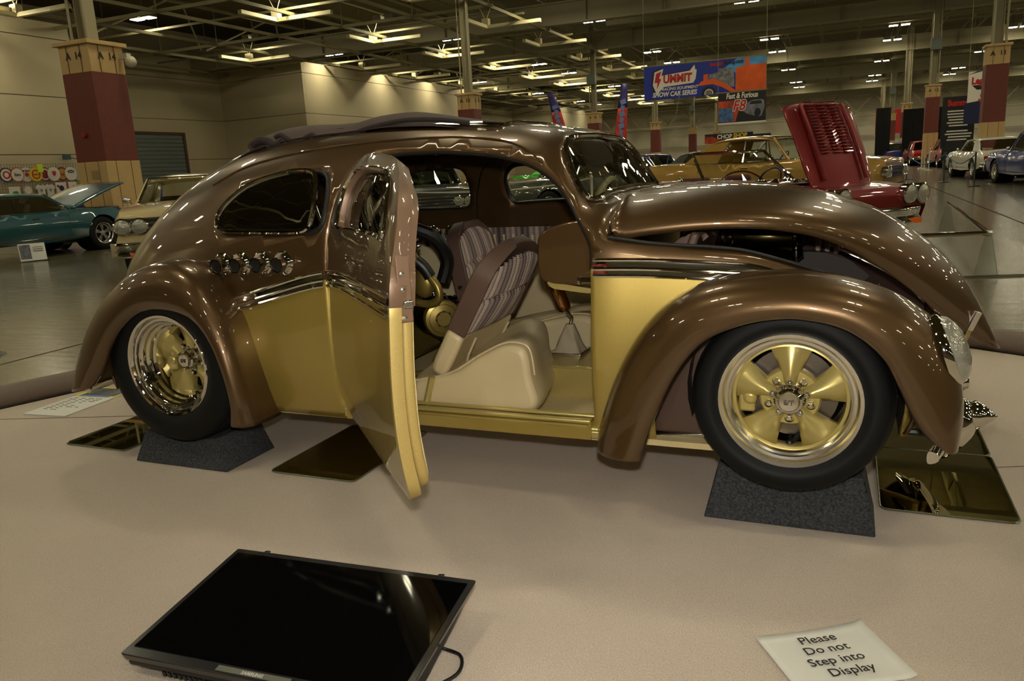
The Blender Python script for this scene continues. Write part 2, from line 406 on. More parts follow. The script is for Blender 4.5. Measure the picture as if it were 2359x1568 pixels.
# left bay: suspended grid
g = G(); g.box((0, 36, 8.35), (.10, 150, .14))
for k in range(20): g.box((0, -36+k*7.75+.5, 9.9), (.03, .03, 3.2))
tr4 = struct(place(link('trim_4', None), 0, 0)); gb = g.obj('grid_bar', BEAMD, tr4, smooth=False)
for i in range(7): c = gb if i == 0 else copyobj(gb, tr4); c.location.x = -14.7-i*3.9
g = G(); g.box((-26.5, 0, 8.35), (24, .10, .14)); g.box((-26.5, 3.9, 8.6), (24, .07, .10)); gc = g.obj('grid_bar', BEAMD, tr4, smooth=False)
for k in range(20): c = gc if k == 0 else copyobj(gc, tr4); c.location.y = -36+k*7.75+.5
g = G(); rnd = random.Random(11)
for i in range(9): g.tube([(-31+i*2, -36, 9.6+.1*(i % 3)), (-31+i*2, 114, 9.6+.1*(i % 3))], .05+.05*(i % 2), 6)
struct(place(g.obj('trim_5', BEAMD), 0, 0))
# diagonal roof bracing
g = G()
for k in range(6):
    for s_ in (-1, 1): g.tube([(-14.9, 32.4+19.2*(k-1), 8.6), (-14.9+s_*2.6, 32.4+19.2*(k-1), 11.2)], .06, 6)
for k in range(20):
    g.tube([(-33.2, -30+k*7.4, 8.6), (-31.0, -26.5+k*7.4, 10.6)], .05, 5); g.tube([(-33.2, -23+k*7.4, 8.6), (-31.0, -26.5+k*7.4, 10.6)], .05, 5)
struct(place(g.obj('trim_6', BEAM), 0, 0))
# L-shaped white trays under the grid
tr = tag(link('cable_tray', None), 'L-shaped white cable tray under the left ceiling grid', 'cable tray', 'L-shaped cable trays under the ceiling grid')
g = G(); g.box((0, -1.2, 0), (.20, 2.4, .16)); g.box((1.45, 0, 0), (2.9, .20, .16)); g.obj('tray', BEAML, tr, smooth=False)
g = G(); g.box((.0, 0, .22), (.34, .30, .34)); g.tube([(0, 0, .3), (-.35, 0, 1.0)], .02, 4); g.tube([(0, 0, .3), (.35, 0, 1.0)], .02, 4); g.obj('junction_box', BEAML, tr, smooth=False)
place(tr, -30.2, 23.1, 8.15)
for (X, Y) in [(-23.2, 30.2), (-32.0, 38.7), (-23.1, 38), (-22.9, 45.6), (-29.3, 46.5), (-29.4, 53.8), (-22.9, 53.6), (-23, 61.4), (-16.5, 61.4), (-16.5, 69), (-23, 69), (-29.3, 61.5), (-29.3, 69), (-23, 77), (-29, 77), (-16.5, 77), (-23, 84.6), (-29, 84.6), (-16.5, 84.6), (-23.1, 22.5), (-16.5, 30.2), (-16.5, 38), (-16.5, 45.6), (-16.5, 53.6), (-23, 92), (-16.5, 92), (-29, 92), (-23, 100), (-16.5, 100)]:
    place(copytree(tr), X, Y, 8.15)
# light fixtures
LM = mat('lamp_light', (255, 255, 255), rough=.5); LM.node_tree.nodes['Principled BSDF'].inputs['Base Color'].default_value = (.8, .8, .8, 1)
LM.node_tree.nodes['Principled BSDF'].inputs['Emission Color'].default_value = (*LAMP_COL, 1); LM.node_tree.nodes['Principled BSDF'].inputs['Emission Strength'].default_value = LAMP_STRENGTH
HOUS = mat('lamp_housing', (120, 116, 100), rough=.5)
lt = tag(link('ceiling_light', None), 'twin high-bay ceiling lamp hanging below the roof', 'ceiling lamp', 'twin high-bay lamps')
for s_ in (-1, 1):
    g = G(); g.prism([(-.22, .30), (-.27, .05), (.27, .05), (.22, .30)], -.24, .24); g.v = [(x+s_*.36, y, z) for x, y, z in g.v]; g.obj('lamp_housing', HOUS, lt, smooth=False)
    g = G(); g.box((s_*.36, 0, .03), (.50, .44, .02)); g.obj('lamp_lens', LM, lt, smooth=False)
g = G(); g.tube([(0, 0, .3), (0, 0, 2.5)], .02, 4); g.box((0, 0, .28), (.9, .05, .05)); g.obj('lamp_hanger', BEAMD, lt, smooth=False)
first = True
for X in (-30.6, -22.0, -13.0, -4.7, 3.5, 11.6, 19.8, 28.0, 36.2, 44.5):
    for k in range(-5, 14):
        Y = 6.8+7.68*k
        if X > 30 and k % 2: continue
        if k < -2 and (k % 2 or X < -20): continue
        o = lt if first else copytree(lt); first = False
        place(o, X, Y, 9.0)
# hanging white fabric diffuser
g = G(); rows = [[(1.9*(1-.9*t)*cx_, 1.9*(1-.9*t)*cy_, 2.2-1.15*t-.35*t*(1-t)*4*abs(cx_*cy_)) for cx_, cy_ in ((-1, -1), (0, -.93), (1, -1), (.93, 0), (1, 1), (0, .93), (-1, 1), (-.93, 0))] for t in [i/8 for i in range(9)]]
g.grid(rows, True); o = place(g.obj('fabric_diffuser', mat('white_fabric', (196, 190, 172), rough=.8), solid=.01), 3.35, 30.0, 7.45); tag(o, 'white fabric diffuser hanging point-down from the roof', 'ceiling fabric')
# banners -----------------------------------------------------------
def colmat(n, c, **k): return mat(n, c, rough=k.pop('rough', .5), **k)
RED = colmat('print_red', (186, 20, 24)); WHITE = colmat('print_white', (226, 220, 206)); BLUE = colmat('print_blue', (22, 44, 150), noise=.25, nscale=1.2); NAVY = colmat('print_navy', (20, 24, 70))
ORANGE = colmat('print_orange', (226, 92, 14), noise=.2, nscale=2); YELL = colmat('print_yellow', (232, 196, 30)); SKY = colmat('print_sky', (70, 150, 210), noise=.4, nscale=2); GREY = colmat('print_grey', (120, 122, 128), noise=.6, nscale=9); BLK = colmat('print_black', (16, 14, 14)); FIRE = colmat('print_fire', (170, 60, 16), noise=.8, nscale=4)
def banner(name, lab, X, Y, z, w, h, m, rz=0., cat='banner', hang=0):
    o = tag(place(link(name, None), X, Y, z, rz), lab, cat)
    g = G(); g.box((0, 0, 0), (w, .02, h)); p = g.obj('banner_sheet', m, o, smooth=False)
    if hang:
        g = G(); g.tube([(-w/2, 0, h/2), (-w/2, 0, h/2+hang)], .01, 4); g.tube([(w/2, 0, h/2), (w/2, 0, h/2+hang)], .01, 4); g.tube([(-w/2-.1, 0, h/2), (w/2+.1, 0, h/2)], .02, 6); g.obj('hanging_wire', BEAMD, o)
    return o, p
def bt(par, s, x, z, size, m, shear=0., bold=.0, sx=1., d=-.016, rot=0.):
    M = frame((x, d, z), (cos(rot), 0, sin(rot)), (-sin(rot), 0, cos(rot)))
    return text('banner_lettering', s, size, m, par, M, extrude=.002, shear=shear, bold=bold, sx=sx)
def poly(par, P, m, d=-.013, name='printed_shape'):
    g = G(); g.prism(P, d, d+.002); return g.obj(name, m, par, smooth=False)
o, p = banner('hanging_banner', 'big blue banner with red lettering and orange hot rod, hanging above the cars', -4.28, 28, 3.78, 4.05, 1.12, BLUE, hang=5)
sg = [(-1.66, .35), (-1.35, .44), (-1.42, .22), (-.45, .30), (-.30, .48), (-.27, .32), (-.22, .32), (-.26, .02), (-.34, -.10), (-1.35, -.16), (-1.58, -.40), (-1.72, -.08)]
poly(p, [(x*1.03-.02, z*1.1) for x, z in sg], NAVY, -.012); poly(p, [(x, z) for x, z in sg], WHITE, -.014)
poly(p, [(-1.60, .30), (-1.42, .36), (-1.50, .14), (-1.43, .10), (-1.58, -.22), (-1.56, .0), (-1.66, .0)], RED, -.017)
bt(p, 'UMMIT', -.88, .08, .36, RED, bold=.016, sx=.86, shear=.05, d=-.02)
bt(p, 'RACING EQUIPMENT', -.80, -.235, .13, WHITE, bold=.003, sx=1.0, shear=.2)
bt(p, 'SHOW CAR SERIES', -.98, -.41, .21, WHITE, bold=.008, sx=.86, shear=.2)
poly(p, [(.4, .1), (1.1, .55), (2.02, .55), (2.02, .2), (1.3, .1)], SKY, -.0125)
bt(p, 'Summit', .42, .42, .17, RED, bold=.008, shear=.2, sx=.8, d=-.02); bt(p, 'Racing.com', .98, .44, .17, NAVY, bold=.006, shear=.2, sx=.8, d=-.02)
poly(p, [(1.05, .25), (1.35, .30), (1.35, .54), (1.48, .54), (1.50, .30), (2.02, .32), (2.02, -.50), (1.05, -.50)], ORANGE, -.015)
poly(p, [(-.22, -.22), (-.05, -.08), (.35, -.03), (.7, -.2), (1.1, -.5), (.9, -.5), (.6, -.32), (.3, -.2), (-.02, -.22)], ORANGE, -.016)
poly(p, [(.0, .12), (.16, .14), (.16, -.08), (.0, -.1)], ORANGE, -.016)
poly(p, [(.18, -.05), (.2, .12), (.52, .16), (.52, .28), (.95, .26), (1.0, .1), (1.02, -.35), (.7, -.32), (.45, -.1)], GREY, -.0155)
for R, mm, dd in ((.24, BLK, -.017), (.15, WHITE, -.018), (.12, GREY, -.019)): poly(p, [(.18+R*cos(a), -.50+R*max(-.2, sin(a))) for a in [2*pi*k/24 for k in range(24)]], mm, dd)
o, p = banner('hanging_banner', 'smaller banner with white and red lettering over dark car pictures, below the big blue banner', -2.98, 27.6, 2.74, 1.52, .98, BLK, hang=5.6)
bt(p, 'Fast & Furious', 0, .36, .24, WHITE, bold=.008, shear=.15, sx=.72)
poly(p, [(-.76, .22), (.0, .22), (-.2, -.45), (-.76, -.45)], FIRE, -.012); poly(p, [(-.74, .0), (-.3, -.02), (-.25, -.44), (-.74, -.44)], colmat('print_blue_car', (60, 100, 150), noise=.6, nscale=6), -.0135)
poly(p, rpoly([(-.15, .0), (.35, .2), (.7, .2), (.72, -.05), (.62, -.35), (.2, -.25)], .08), colmat('print_silver', (110, 112, 124), noise=.6, nscale=5), -.0145)
poly(p, rpoly([(.30, .16), (.62, .16), (.64, .06), (.24, .06)], .02), BLK, -.016); poly(p, [(.5+.10*cos(a), -.2+.13*sin(a)) for a in [2*pi*k/20 for k in range(20)]], BLK, -.016)
bt(p, 'F8', -.10, .04, .46, WHITE, bold=.030, shear=.25, sx=.9, d=-.018); bt(p, 'F8', -.10, .04, .46, RED, bold=.008, shear=.25, sx=.9, d=-.022)
g = G(); g.box((0, 0, -.5), (1.54, .04, .05)); g.obj('banner_bar', WHITE, o)
o, p = banner('hanging_banner', 'long dark flame banner reading chop shop in yellow letters', -4.55, 37, 1.98, 2.1, .42, BLK)
poly(p, [(-1.04, -.2), (-.3, -.2), (-.45, .0), (-.8, .1), (-1.04, .0)], FIRE); bt(p, 'CHOP', -.18, .06, .26, WHITE, bold=.012, sx=.9, d=-.018); bt(p, 'SHOP', .50, .08, .26, YELL, bold=.012, sx=.9, d=-.018); bt(p, 'LIVE DEMONSTRATIONS', .15, -.13, .10, colmat('print_lilac', (170, 160, 190)), bold=.002); bt(p, 'Summit', -.85, .08, .13, RED, bold=.004)
g = G(); g.box((0, 0, -1.1), (.05, .05, 1.8)); g.box((.9, .0, -1.1), (.05, .05, 1.8)); g.obj('banner_stand', BLK, o)
o, p = banner('hanging_banner', 'black banner end behind the flame banner', -3.6, 39, 1.95, 1.4, .36, BLK); g = G(); g.box((.5, 0, -1.05), (.05, .05, 1.8)); g.obj('banner_stand', BLK, o)
# feather flags and small posters
def flag(lab, X, Y, z0, z1, lean, w=.55):
    o = tag(place(link('feather_flag', None), X, Y, 0), lab, 'flag')
    n = 14; L = []; R_ = []
    for i in range(n+1):
        t = i/n; z = z0+(z1-z0)*t; L.append((lean*t*t, 0, z)); R_.append((lean*t*t+w*(1-.55*t**3), 0, z-.15*t))
    def strip(a, b, name, m, d):
        g = G(); rows = [[(L[i][0]*(1-q)+R_[i][0]*q, d+.03*sin(i*.6), L[i][2]) for q in (0, .33, .66, 1)] for i in range(a, b+1)]; g.grid(rows); return g.obj(name, m, o, solid=.004)
    strip(0, 3, 'flag_lower', colmat('flag_yellow', (210, 140, 40), noise=.5, nscale=3), 0); strip(3, 10, 'flag_middle', colmat('flag_red', (196, 50, 40), noise=.5, nscale=3), 0); strip(10, 14, 'flag_upper', colmat('flag_purple', (60, 48, 130), noise=.3, nscale=3), 0)
    g = G(); rows = []
    for k in range(1, 12):
        i = k; g.box(((L[i][0]+R_[i][0])/2, -.02+.03*sin(i*.6), L[i][2]), (w*(.34+.12*(k % 2)), .006, (z1-z0)/n*.8), ry=.3*(-1)**k)
    g.obj('flag_lettering', colmat('flag_blue_text', (120, 140, 190)), o)
    g = G(); g.tube([(-.02, 0, 0)]+[(l[0]-.02, 0, l[2]) for l in L], .015, 6); g.box((-.02, 0, .02), (.5, .5, .03)); g.obj('flag_pole', BLK, o)
flag('purple and red feather flag left of the second column, leaning left', -15.4, 45, 1.6, 5.35, -.5, .72)
flag('purple and red feather flag right of the second column, leaning right', -12.2, 46, .9, 5.6, .55, .70)
o, p = banner('wall_poster', 'small red poster on the far wall between the feather flag and the column', -18.4, 56, 3.0, 1.45, .8, RED); bt(p, 'Bon-Ton', 0, .12, .34, colmat('poster_green', (40, 90, 40)), bold=.01); bt(p, 'SERVICE', 0, -.2, .22, WHITE); g = G(); g.box((0, 0, -1.7), (.05, .05, 2.6)); g.obj('banner_stand', BLK, o)
o, p = banner('wall_poster', 'red poster low on the wall beside the raised maroon hood', 5.1, 100, 4.0, 2.6, 2.6, RED); bt(p, 'V', .3, -.2, 1.2, YELL, bold=.05); g = G(); g.box((0, 0, -2.6), (.08, .05, 2.8)); g.obj('banner_stand', BLK, o)
o, p = banner('hanging_banner', 'white hanging banner with red and blue lettering left of column A 11', 5.9, 41.2, 3.2, 1.3, 2.1, WHITE, hang=6.5); bt(p, 'Legends', 0, .62, .40, RED, bold=.02, sx=.8); poly(p, [(-.5, .45), (.5, .45), (.3, .25), (-.3, .25)], BLK); poly(p, [(-.7, .9), (0, 1.15), (.7, .9), (0, 1.05)], NAVY); bt(p, 'S7', 0, -.1, .5, RED, bold=.02, shear=.3); poly(p, [(-.75, -.3), (.75, -.1), (.75, -1.2), (-.75, -1.2)], NAVY)
o, p = banner('hanging_banner', 'yellow and red motorcycle banner at the right edge beside column A 11', 8.2, 40.2, 3.75, 1.7, 1.5, NAVY, hang=6.5); bt(p, 'CYCLE', -.1, .28, .55, YELL, bold=.03, sx=.9, d=-.02); poly(p, [(-.85, -.3), (-.6, .3), (-.3, -.1), (0, .3), (.3, -.1), (.6, .3), (.85, -.3)], RED); poly(p, [(-.8, -.4), (.8, -.4), (.8, -.62), (-.8, -.62)], WHITE)
o, p = banner('standing_banner', 'tall black banner with red heading and white text behind the white car', 5.1, 42.5, 2.15, 1.35, 2.3, BLK); bt(p, 'Summit', 0, .85, .36, RED, bold=.02, sx=.85)
g = G(); rnd = random.Random(2)
for k in range(12): g.box((rnd.uniform(-.1, .1), -.013, .5-k*.13-(.12 if k > 5 else 0)), (rnd.uniform(.7, 1.1), .003, .06))
g.obj('banner_text_line', WHITE, p); g = G(); g.box((0, .05, -1.5), (1.0, .4, 1.3)); g.obj('banner_stand', BLK, o)
# dark curtained booths at the far right
for X, Y, w_, h_, lb in ((5.3, 60, 2.6, 3.6, 'black curtained booth behind the red cars at right'), (2.9, 62.5, .9, 3.9, 'tall narrow black booth left of column A 12')):
    g = G(); g.box((0, 0, h_/2), (w_, .1, h_)); 
    for k in range(int(w_*6)): g.tube([(-w_/2+k/6., -.05, 0), (-w_/2+k/6., -.05, h_)], .05, 6)
    o = place(g.obj('curtain_booth', mat('black_curtain', (14, 13, 14), rough=.9)), X, Y); tag(o, lb, 'curtain')
# wire grid wall with round tin signs in front of the left wall
gw = tag(place(link('wire_grid_panel', None), -32.2, 25.0), 'grey wire grid panels carrying tin signs and shirts in front of the left wall', 'display panel')
g = G()
for k in range(60): g.box((0, -3.7+.125*k, 1.27), (.012, .010, 2.5))
for k in range(20): g.box((0, 0, .1+.125*k), (.012, 7.6, .010))
o_ = g.obj('wire_grid', mat('grey_wire', (120, 116, 100), rough=.5, metal=.5), gw, smooth=False)
gw2 = tag(place(link('wire_grid_panel', None), -32.3, 28.2), 'smaller wire grid panel left of column A 14', 'display panel')
g = G()
for k in range(10): g.box((0, -.6+.125*k, 1.1), (.012, .010, 2.2))
for k in range(17): g.box((0, 0, .1+.125*k), (.012, 1.25, .010))
g.obj('wire_grid', MATS['grey_wire'], gw2, smooth=False)
def disc(r, d, c, n=28): return [(r*cos(2*pi*k/n), r*sin(2*pi*k/n)) for k in range(n)]
def rsign(Y, z, r, cols, txt, lab, bgcol=WHITE, tz=0., ts=.16, tcol=None, X=-32.12):
    o = tag(place(link('tin_sign', None), X, Y, z, -pi/2), None, None); o.rotation_euler.z = HR+pi/2
    tag(o, lab, 'tin sign', 'round tin signs on the wire grid')
    # local: face toward -y
    g = G(); g.prism(disc(r, 0, 0), -.012, .012); a = g.obj('sign_plate', cols[0], o, bevel=.004)
    for i, (rr, mm) in enumerate(cols[1:]): poly(o, disc(rr, 0, 0), mm, -.016-.003*i, 'sign_ring')
    if txt: text('sign_lettering', txt, ts, tcol or RED, a, frame((0, -.032, tz), (1, 0, 0), (0, 0, 1)), bold=.003, extrude=.002)
    return o
cm = colmat
RS = [(22.75, [NAVY, (.25, WHITE), (.16, RED), (.10, WHITE)], '', 'round blue, white and red tin sign, leftmost at the frame edge'),
      (23.2, [RED, (.27, WHITE)], 'Esso', 'round white tin sign with thin red ring and dark script'),
      (23.65, [WHITE, (.27, cm('sign_offwhite', (214, 210, 196)))], '', 'round white tin sign with a red seal below curved letters'),
      (24.05, [YELL, (.20, RED), (.15, YELL)], '', 'round yellow and red tin sign partly behind a neon tag'),
      (24.5, [cm('sign_darkred', (130, 24, 28)), (.25, WHITE), (.19, cm('sign_darkred', (130, 24, 28)))], '', 'round dark red and white tin sign right of the yellow one'),
      (24.9, [WHITE, (.26, WHITE)], '', 'round white tin sign with a small red shield'),
      (25.35, [cm('sign_plum', (96, 30, 40)), (.24, cm('sign_ochre', (196, 140, 60)))], '', 'round ochre tin sign with plum ring'),
      (25.75, [WHITE, (.26, WHITE)], '', 'round white tin sign with blue oval'),
      (26.15, [cm('sign_grey', (190, 186, 168)), (.26, cm('sign_grey2', (176, 172, 150)))], '', 'round pale grey tin sign, second from the right'),
      (26.55, [NAVY, (.24, WHITE), (.235, WHITE)], '', 'round white tin sign with blue ring, rightmost of the row')]
for i, (Y, cols, t_, lb) in enumerate(RS):
    o = rsign(Y, 2.06-.004*i, .30, cols, t_, lb, tcol=INK0, X=-32.10+.05*(i % 2))
    if 'seal' in lb: poly(o, disc(.09, 0, 0), RED, -.03, 'sign_emblem'); text('sign_lettering', 'JIM BEAM', .11, INK0, o, frame((0, -.03, .15), (1, 0, 0), (0, 0, 1)), bold=.003)
    if 'shield' in lb: poly(o, [(-.1, .12), (.1, .12), (.08, -.02), (0, -.1), (-.08, -.02)], RED, -.03, 'sign_emblem')
    if 'blue oval' in lb: poly(o, [(.17*cos(a), .10+.07*sin(a)) for a in [2*pi*k/24 for k in range(24)]], NAVY, -.03, 'sign_emblem'); text('sign_lettering', 'Ford', .10, WHITE, o, frame((0, -.036, .10), (1, 0, 0), (0, 0, 1)), bold=.002)
    if 'rightmost' in lb: text('sign_lettering', 'TIRES', .12, NAVY, o, frame((0, -.036, .0), (1, 0, 0), (0, 0, 1)), bold=.002)
    if 'ochre' in lb: poly(o, [(-.15, .08), (.0, .02), (.15, .09), (.13, .0), (0, -.1), (-.14, 0)], cm('sign_tan', (150, 90, 40)), -.03, 'sign_emblem')
    if 'yellow and red' in lb: text('sign_lettering', 'PARTS', .10, cm('sign_darkred', (130, 24, 28)), o, frame((0, -.036, -.01), (1, 0, 0), (0, 0, 1)), bold=.003)
# neon tag, square signs, shirts
def qsign(name, Y, z, w, h, m, lab, extra=(), cat='tin sign', X=-32.05):
    o = tag(link(name, None), lab, cat); place(o, X, Y, z, pi/2)
    g = G(); g.box((0, 0, 0), (w, .02, h)); g.obj('sign_plate', m, o, bevel=.01)
    for P, mm, d in extra: poly(o, P, mm, d, 'sign_emblem')
    return o
qsign('price_tag', 24.25, 2.3, .26, .34, cm('neon_yellow', (206, 240, 40)), 'neon yellow tag stuck over two round tin signs', (), 'price tag', -31.98)
GRN = cm('print_green', (40, 130, 60))
qsign('tin_sign', 22.95, 1.36, .5, .42, WHITE, 'square white tin sign with green border at the far left', [([(-.16, -.1), (-.05, .02), (.12, .02), (.18, -.1)], GRN, -.02), ([(-.25, -.21), (.25, -.21), (.25, -.17), (-.25, -.17)], GRN, -.018)])
o = rsign(23.6, 1.40, .21, [WHITE, (.20, cm('print_pink', (200, 110, 110))), (.17, WHITE)], '', 'small round white tin sign with pink ring left of the shirts'); o.pop('group', None) if False else None
qsign('tin_sign', 25.15, 1.42, .52, .50, WHITE, 'square white tin sign with blue ribbon badge beside the shirts', [(disc(.12, 0, 0), NAVY, -.02), ([(-.24, .1), (-.16, .16), (.24, -.16), (.18, -.22)], RED, -.016)])
qsign('tin_sign', 25.68, 1.42, .5, .50, WHITE, 'square white tin sign with orange stripe at its left side', [([(-.25, -.25), (-.17, -.25), (-.17, .25), (-.25, .25)], RED, -.02), ([(-.05, .0), (.12, .12), (.14, .06), (-.03, -.04)], RED, -.02), ([(-.1, -.2), (.2, -.2), (.2, -.12), (-.1, -.12)], NAVY, -.02)])
OL = cm('print_olive', (150, 140, 60))
qsign('tin_sign', 26.25, 1.42, .6, .52, OL, 'square olive green tin sign right of the striped one', [([(-.22, -.2), (-.15, .2), (-.08, -.2)], GRN, -.02)])
qsign('tin_sign', 26.8, 1.50, .4, .3, WHITE, 'small pale tin sign at the right end of the wire grid', [([(-.12, -.08), (.12, -.08), (.12, .08), (-.12, .08)], GREY, -.02)])
qsign('tin_sign', 28.2, 1.95, .62, .42, YELL, 'yellow tin sign on the small wire grid left of column A 14', [([(-.2, -.05), (.1, .1), (.2, .02), (-.1, -.12)], cm('sign_brown', (140, 80, 20)), -.02)])
def shirt(Y, lab):
    o = tag(place(link('hanging_shirt', None), -32.03, Y, 1.36, pi/2), lab, 'shirt', 'white shirts on the wire grid')
    P = [(-.10, .26), (-.05, .22), (.05, .22), (.10, .26), (.27, .14), (.21, .02), (.16, .06), (.17, -.30), (-.17, -.30), (-.16, .06), (-.21, .02), (-.27, .14)]
    g = G(); g.prism(P, -.02, .01); g.obj('shirt_body', cm('white_cotton', (214, 210, 198)), o, bevel=.01)
    poly(o, disc(.06, 0, 0), GREY, -.026, 'shirt_print')
shirt(24.15, 'white shirt hanging left of the pair on the wire grid'); shirt(24.58, 'white shirt hanging right of the pair on the wire grid')
# clip lamp on the wall
g = G(); g.box((0, 0, .05), (.2, .3, .22)); g.tube(catmull([(0, 0, .05), (.2, .5, -.1), (.2, 1.2, -.6), (.1, 1.6, -.8)], 5), .025, 6)
o = place(g.obj('clip_lamp', mat('teal_grey_lamp', (60, 84, 90), rough=.5), bevel=.02), -32.2, 25.8, 2.72); tag(o, 'small dark clip lamp with a curved cable above the tin signs', 'lamp')
# blue covered tables
BLUC = mat('blue_tablecloth', (28, 52, 150), rough=.7, noise=.15, nscale=2)
def table(X, Y, w_, d_, h_, lb, rz=0.):
    o = tag(place(link('covered_table', None), X, Y, 0, rz), lab_(lb), 'table')
    g = G(); rows = []
    for i in range(8):
        z = h_*i/7; rows.append([((w_/2+.02*sin(7*a+i))*max(-1, min(1, 1.35*cos(a))), (d_/2+.02*sin(9*a))*max(-1, min(1, 1.35*sin(a))), z) for a in [2*pi*k/60 for k in range(60)]])
    g.grid(rows, True); g.f.append(tuple(7*60+k for k in range(60))); g.m.append(0); g.obj('tablecloth', BLUC, o, angle=50)
def lab_(s): return s
table(-28.4, 24.2, 1.2, 5.5, .98, 'long blue cloth-covered table in front of the tin signs')
table(-24.2, 22.6, 1.0, 1.8, 1.12, 'blue cloth-covered counter behind the raised teal hood')
g = G(); g.box((0, 0, .25), (.5, .5, .5)); g.box((0, -.26, .25), (.4, .02, .36)); o = place(g.obj('red_crate', mat('red_crate', (140, 24, 30), rough=.5), bevel=.02), -21.6, 20.9, .35); tag(o, 'red plastic crate on a stool beside the tan column', 'crate')
g = G(); g.box((0, 0, .17), (.45, .45, .34)); o = place(g.obj('stool', BLACK, bevel=.02), -21.6, 20.9, 0); tag(o, 'low black stool under the red crate', 'stool')
g = G(); g.prism([(-1.5, .98), (.4, 1.02), (.9, 1.22), (.6, 1.26), (-.4, 1.10), (-1.5, 1.06)], -.5, .5, 'x') ; o = place(g.obj('folded_tarp', mat('red_cloth', (180, 40, 26), rough=.6), bevel=.04), -28.0, 24.6, -.02); tag(o, 'red folded cloth on the long blue table', 'cloth')
# far wall details: horizontal truss in front of the back wall
g = G()
for z in (5.6, 8.0): g.box((14, 112, z), (100, .2, .22))
for k in range(26): g.tube([(-34+k*4, 112, 5.6), (-32+k*4, 112, 8.0)], .12, 5); g.tube([(-32+k*4, 112, 8.0), (-30+k*4, 112, 5.6)], .12, 5)
struct(place(g.obj('trim_7', BEAM, smooth=False), 0, 0))
# ================================================================== the brown and gold custom car
CAR_YAW = radians(-23.64); CAR_O = (1.083, 2.819, 0)
car = thing('vintage_car', 'brown and gold rounded vintage car with open door and raised hood on carpeted blocks', 'car', CAR_O, CAR_YAW)
F_zr = pchip([(-3.25, .42), (-3.2, .58), (-3.1, .76), (-3.0, .885), (-2.9, .985), (-2.75, 1.11), (-2.6, 1.20), (-2.4, 1.282), (-2.2, 1.335), (-2.0, 1.362), (-1.7, 1.376), (-1.4, 1.372), (-1.15, 1.352), (-1.0, 1.335), (-.9, 1.322), (-.82, 1.302), (-.76, 1.262), (-.72, 1.205), (-.68, 1.125), (-.645, 1.075), (-.60, 1.05), (-.5, 1.03), (-.3, 1.01), (-.1, .98), (.1, .91), (.25, .84), (.38, .73), (.46, .6), (.5, .45)])
F_W = pchip([(-3.25, .10), (-3.2, .24), (-3.1, .37), (-3.0, .45), (-2.8, .55), (-2.5, .61), (-2.1, .65), (-1.6, .662), (-.6, .655), (-.45, .63), (-.2, .585), (0, .54), (.2, .46), (.35, .38), (.5, .27)])
F_zb = pchip([(-3.25, .40), (-3.1, .5), (-2.8, .6), (-2.4, .63), (-2.09, .70), (-1.93, .74), (-1.64, .805), (-1.2, .838), (-.6, .845), (-.15, .818), (.1, .72), (.3, .6), (.5, .42)])
F_n = pchip([(-3.25, 2.2), (-2.6, 2.8), (-2.0, 3.8), (-1.2, 4.0), (-.9, 4.6), (-.74, 6.5), (-.6, 5.0), (-.4, 3.0), (.5, 2.4)])
F_t = pchip([(-3, 0), (-1.2, 0), (-.95, .10), (-.75, .30), (-.6, .25), (-.45, 0)])
F_m = pchip([(-3.25, 2.2), (-2.6, 2.1), (-2.0, 1.9), (-1.0, 2.0), (-.85, 3.2), (-.72, 5.5), (-.6, 4.0), (-.4, 2.6), (.5, 2.4)])
Z0 = .262
def P_(x, s, off=0.):
    def q(x, s):
        a = min(abs(s), 2.); sg = -1 if s > 0 else 1
        W = F_W(x); zb = F_zb(x)
        if a <= 1:
            th = (1-a)*pi/2; n = F_n(x); c, d = abs(cos(th)), abs(sin(th))
            mm = F_m(x); r = 1.
            for _ in range(5):
                A_, B_ = (r*c)**n, (r*d)**mm; r -= (A_+B_-1)/((n*A_+mm*B_)/r)
            W *= 1-F_t(x)*max(0, (F_zr(x)-zb)*r*d/.55)**1.5
            return Vector((x, sg*W*r*c, zb+(F_zr(x)-zb)*r*d))
        u = a-1
        return Vector((x, sg*(W+.012*sin(pi*u)-.03*u**4), zb-(zb-Z0)*u))
    p = q(x, s)
    if off:
        e = .004
        n = (q(x+e, s)-q(x-e, s)).cross(q(x, s+e)-q(x, s-e)).normalized()
        c = Vector((x, 0, .75)); 
        if n.dot(p-c) < 0: n = -n
        p = p+n*off
    return p
def s_of_z(x, z, side=1):
    zb = F_zb(x)
    if z <= zb: return side*(1+min(1, (zb-z)/(zb-Z0)))
    lo, hi = 0., 1.
    for _ in range(26):
        m = (lo+hi)/2
        if P_(x, m).z > z: lo = m
        else: hi = m
    return side*(lo+hi)/2
def s_of_y(x, y):   # on the roof: y -> s (right side y<0 -> s>0)
    lo, hi = 0., 1.
    for _ in range(26):
        m = (lo+hi)/2
        if abs(P_(x, m).y) < abs(y): lo = m
        else: hi = m
    return (lo+hi)/2*(-1 if y > 0 else 1)
SK = .62
def xz2(P, side=1): return [(x, s_of_z(x, z, side)*SK) for x, z in P]
def patch(name, outer, holes, h, m, parent, off=0., solid=0., loc=None, rz=None, sub=None, bevel=0.):
    pts, F = cdt(outer, holes, h)
    g = G(); g.v = [tuple(P_(x, s/SK, off)) for x, s in pts]; g.f = F; g.m = [0]*len(F)
    return g.obj(name, m, parent, solid=solid, loc=loc, rz=rz, off=sub, angle=50, bevel=bevel)
def edge_tube(name, P, r, m, parent, off=0., sub=None, loc=None, rz=None, n=8, closed=True, h=.025):
    L = resample(P, h) if closed else P
    g = G(); pts = [P_(x, s/SK, off) for x, s in L]
    if sub is not None: pts = [p-Vector(sub) for p in pts]
    g.tube(pts, r, n, closed=closed)
    return g.obj(name, m, parent, loc=loc, rz=rz)
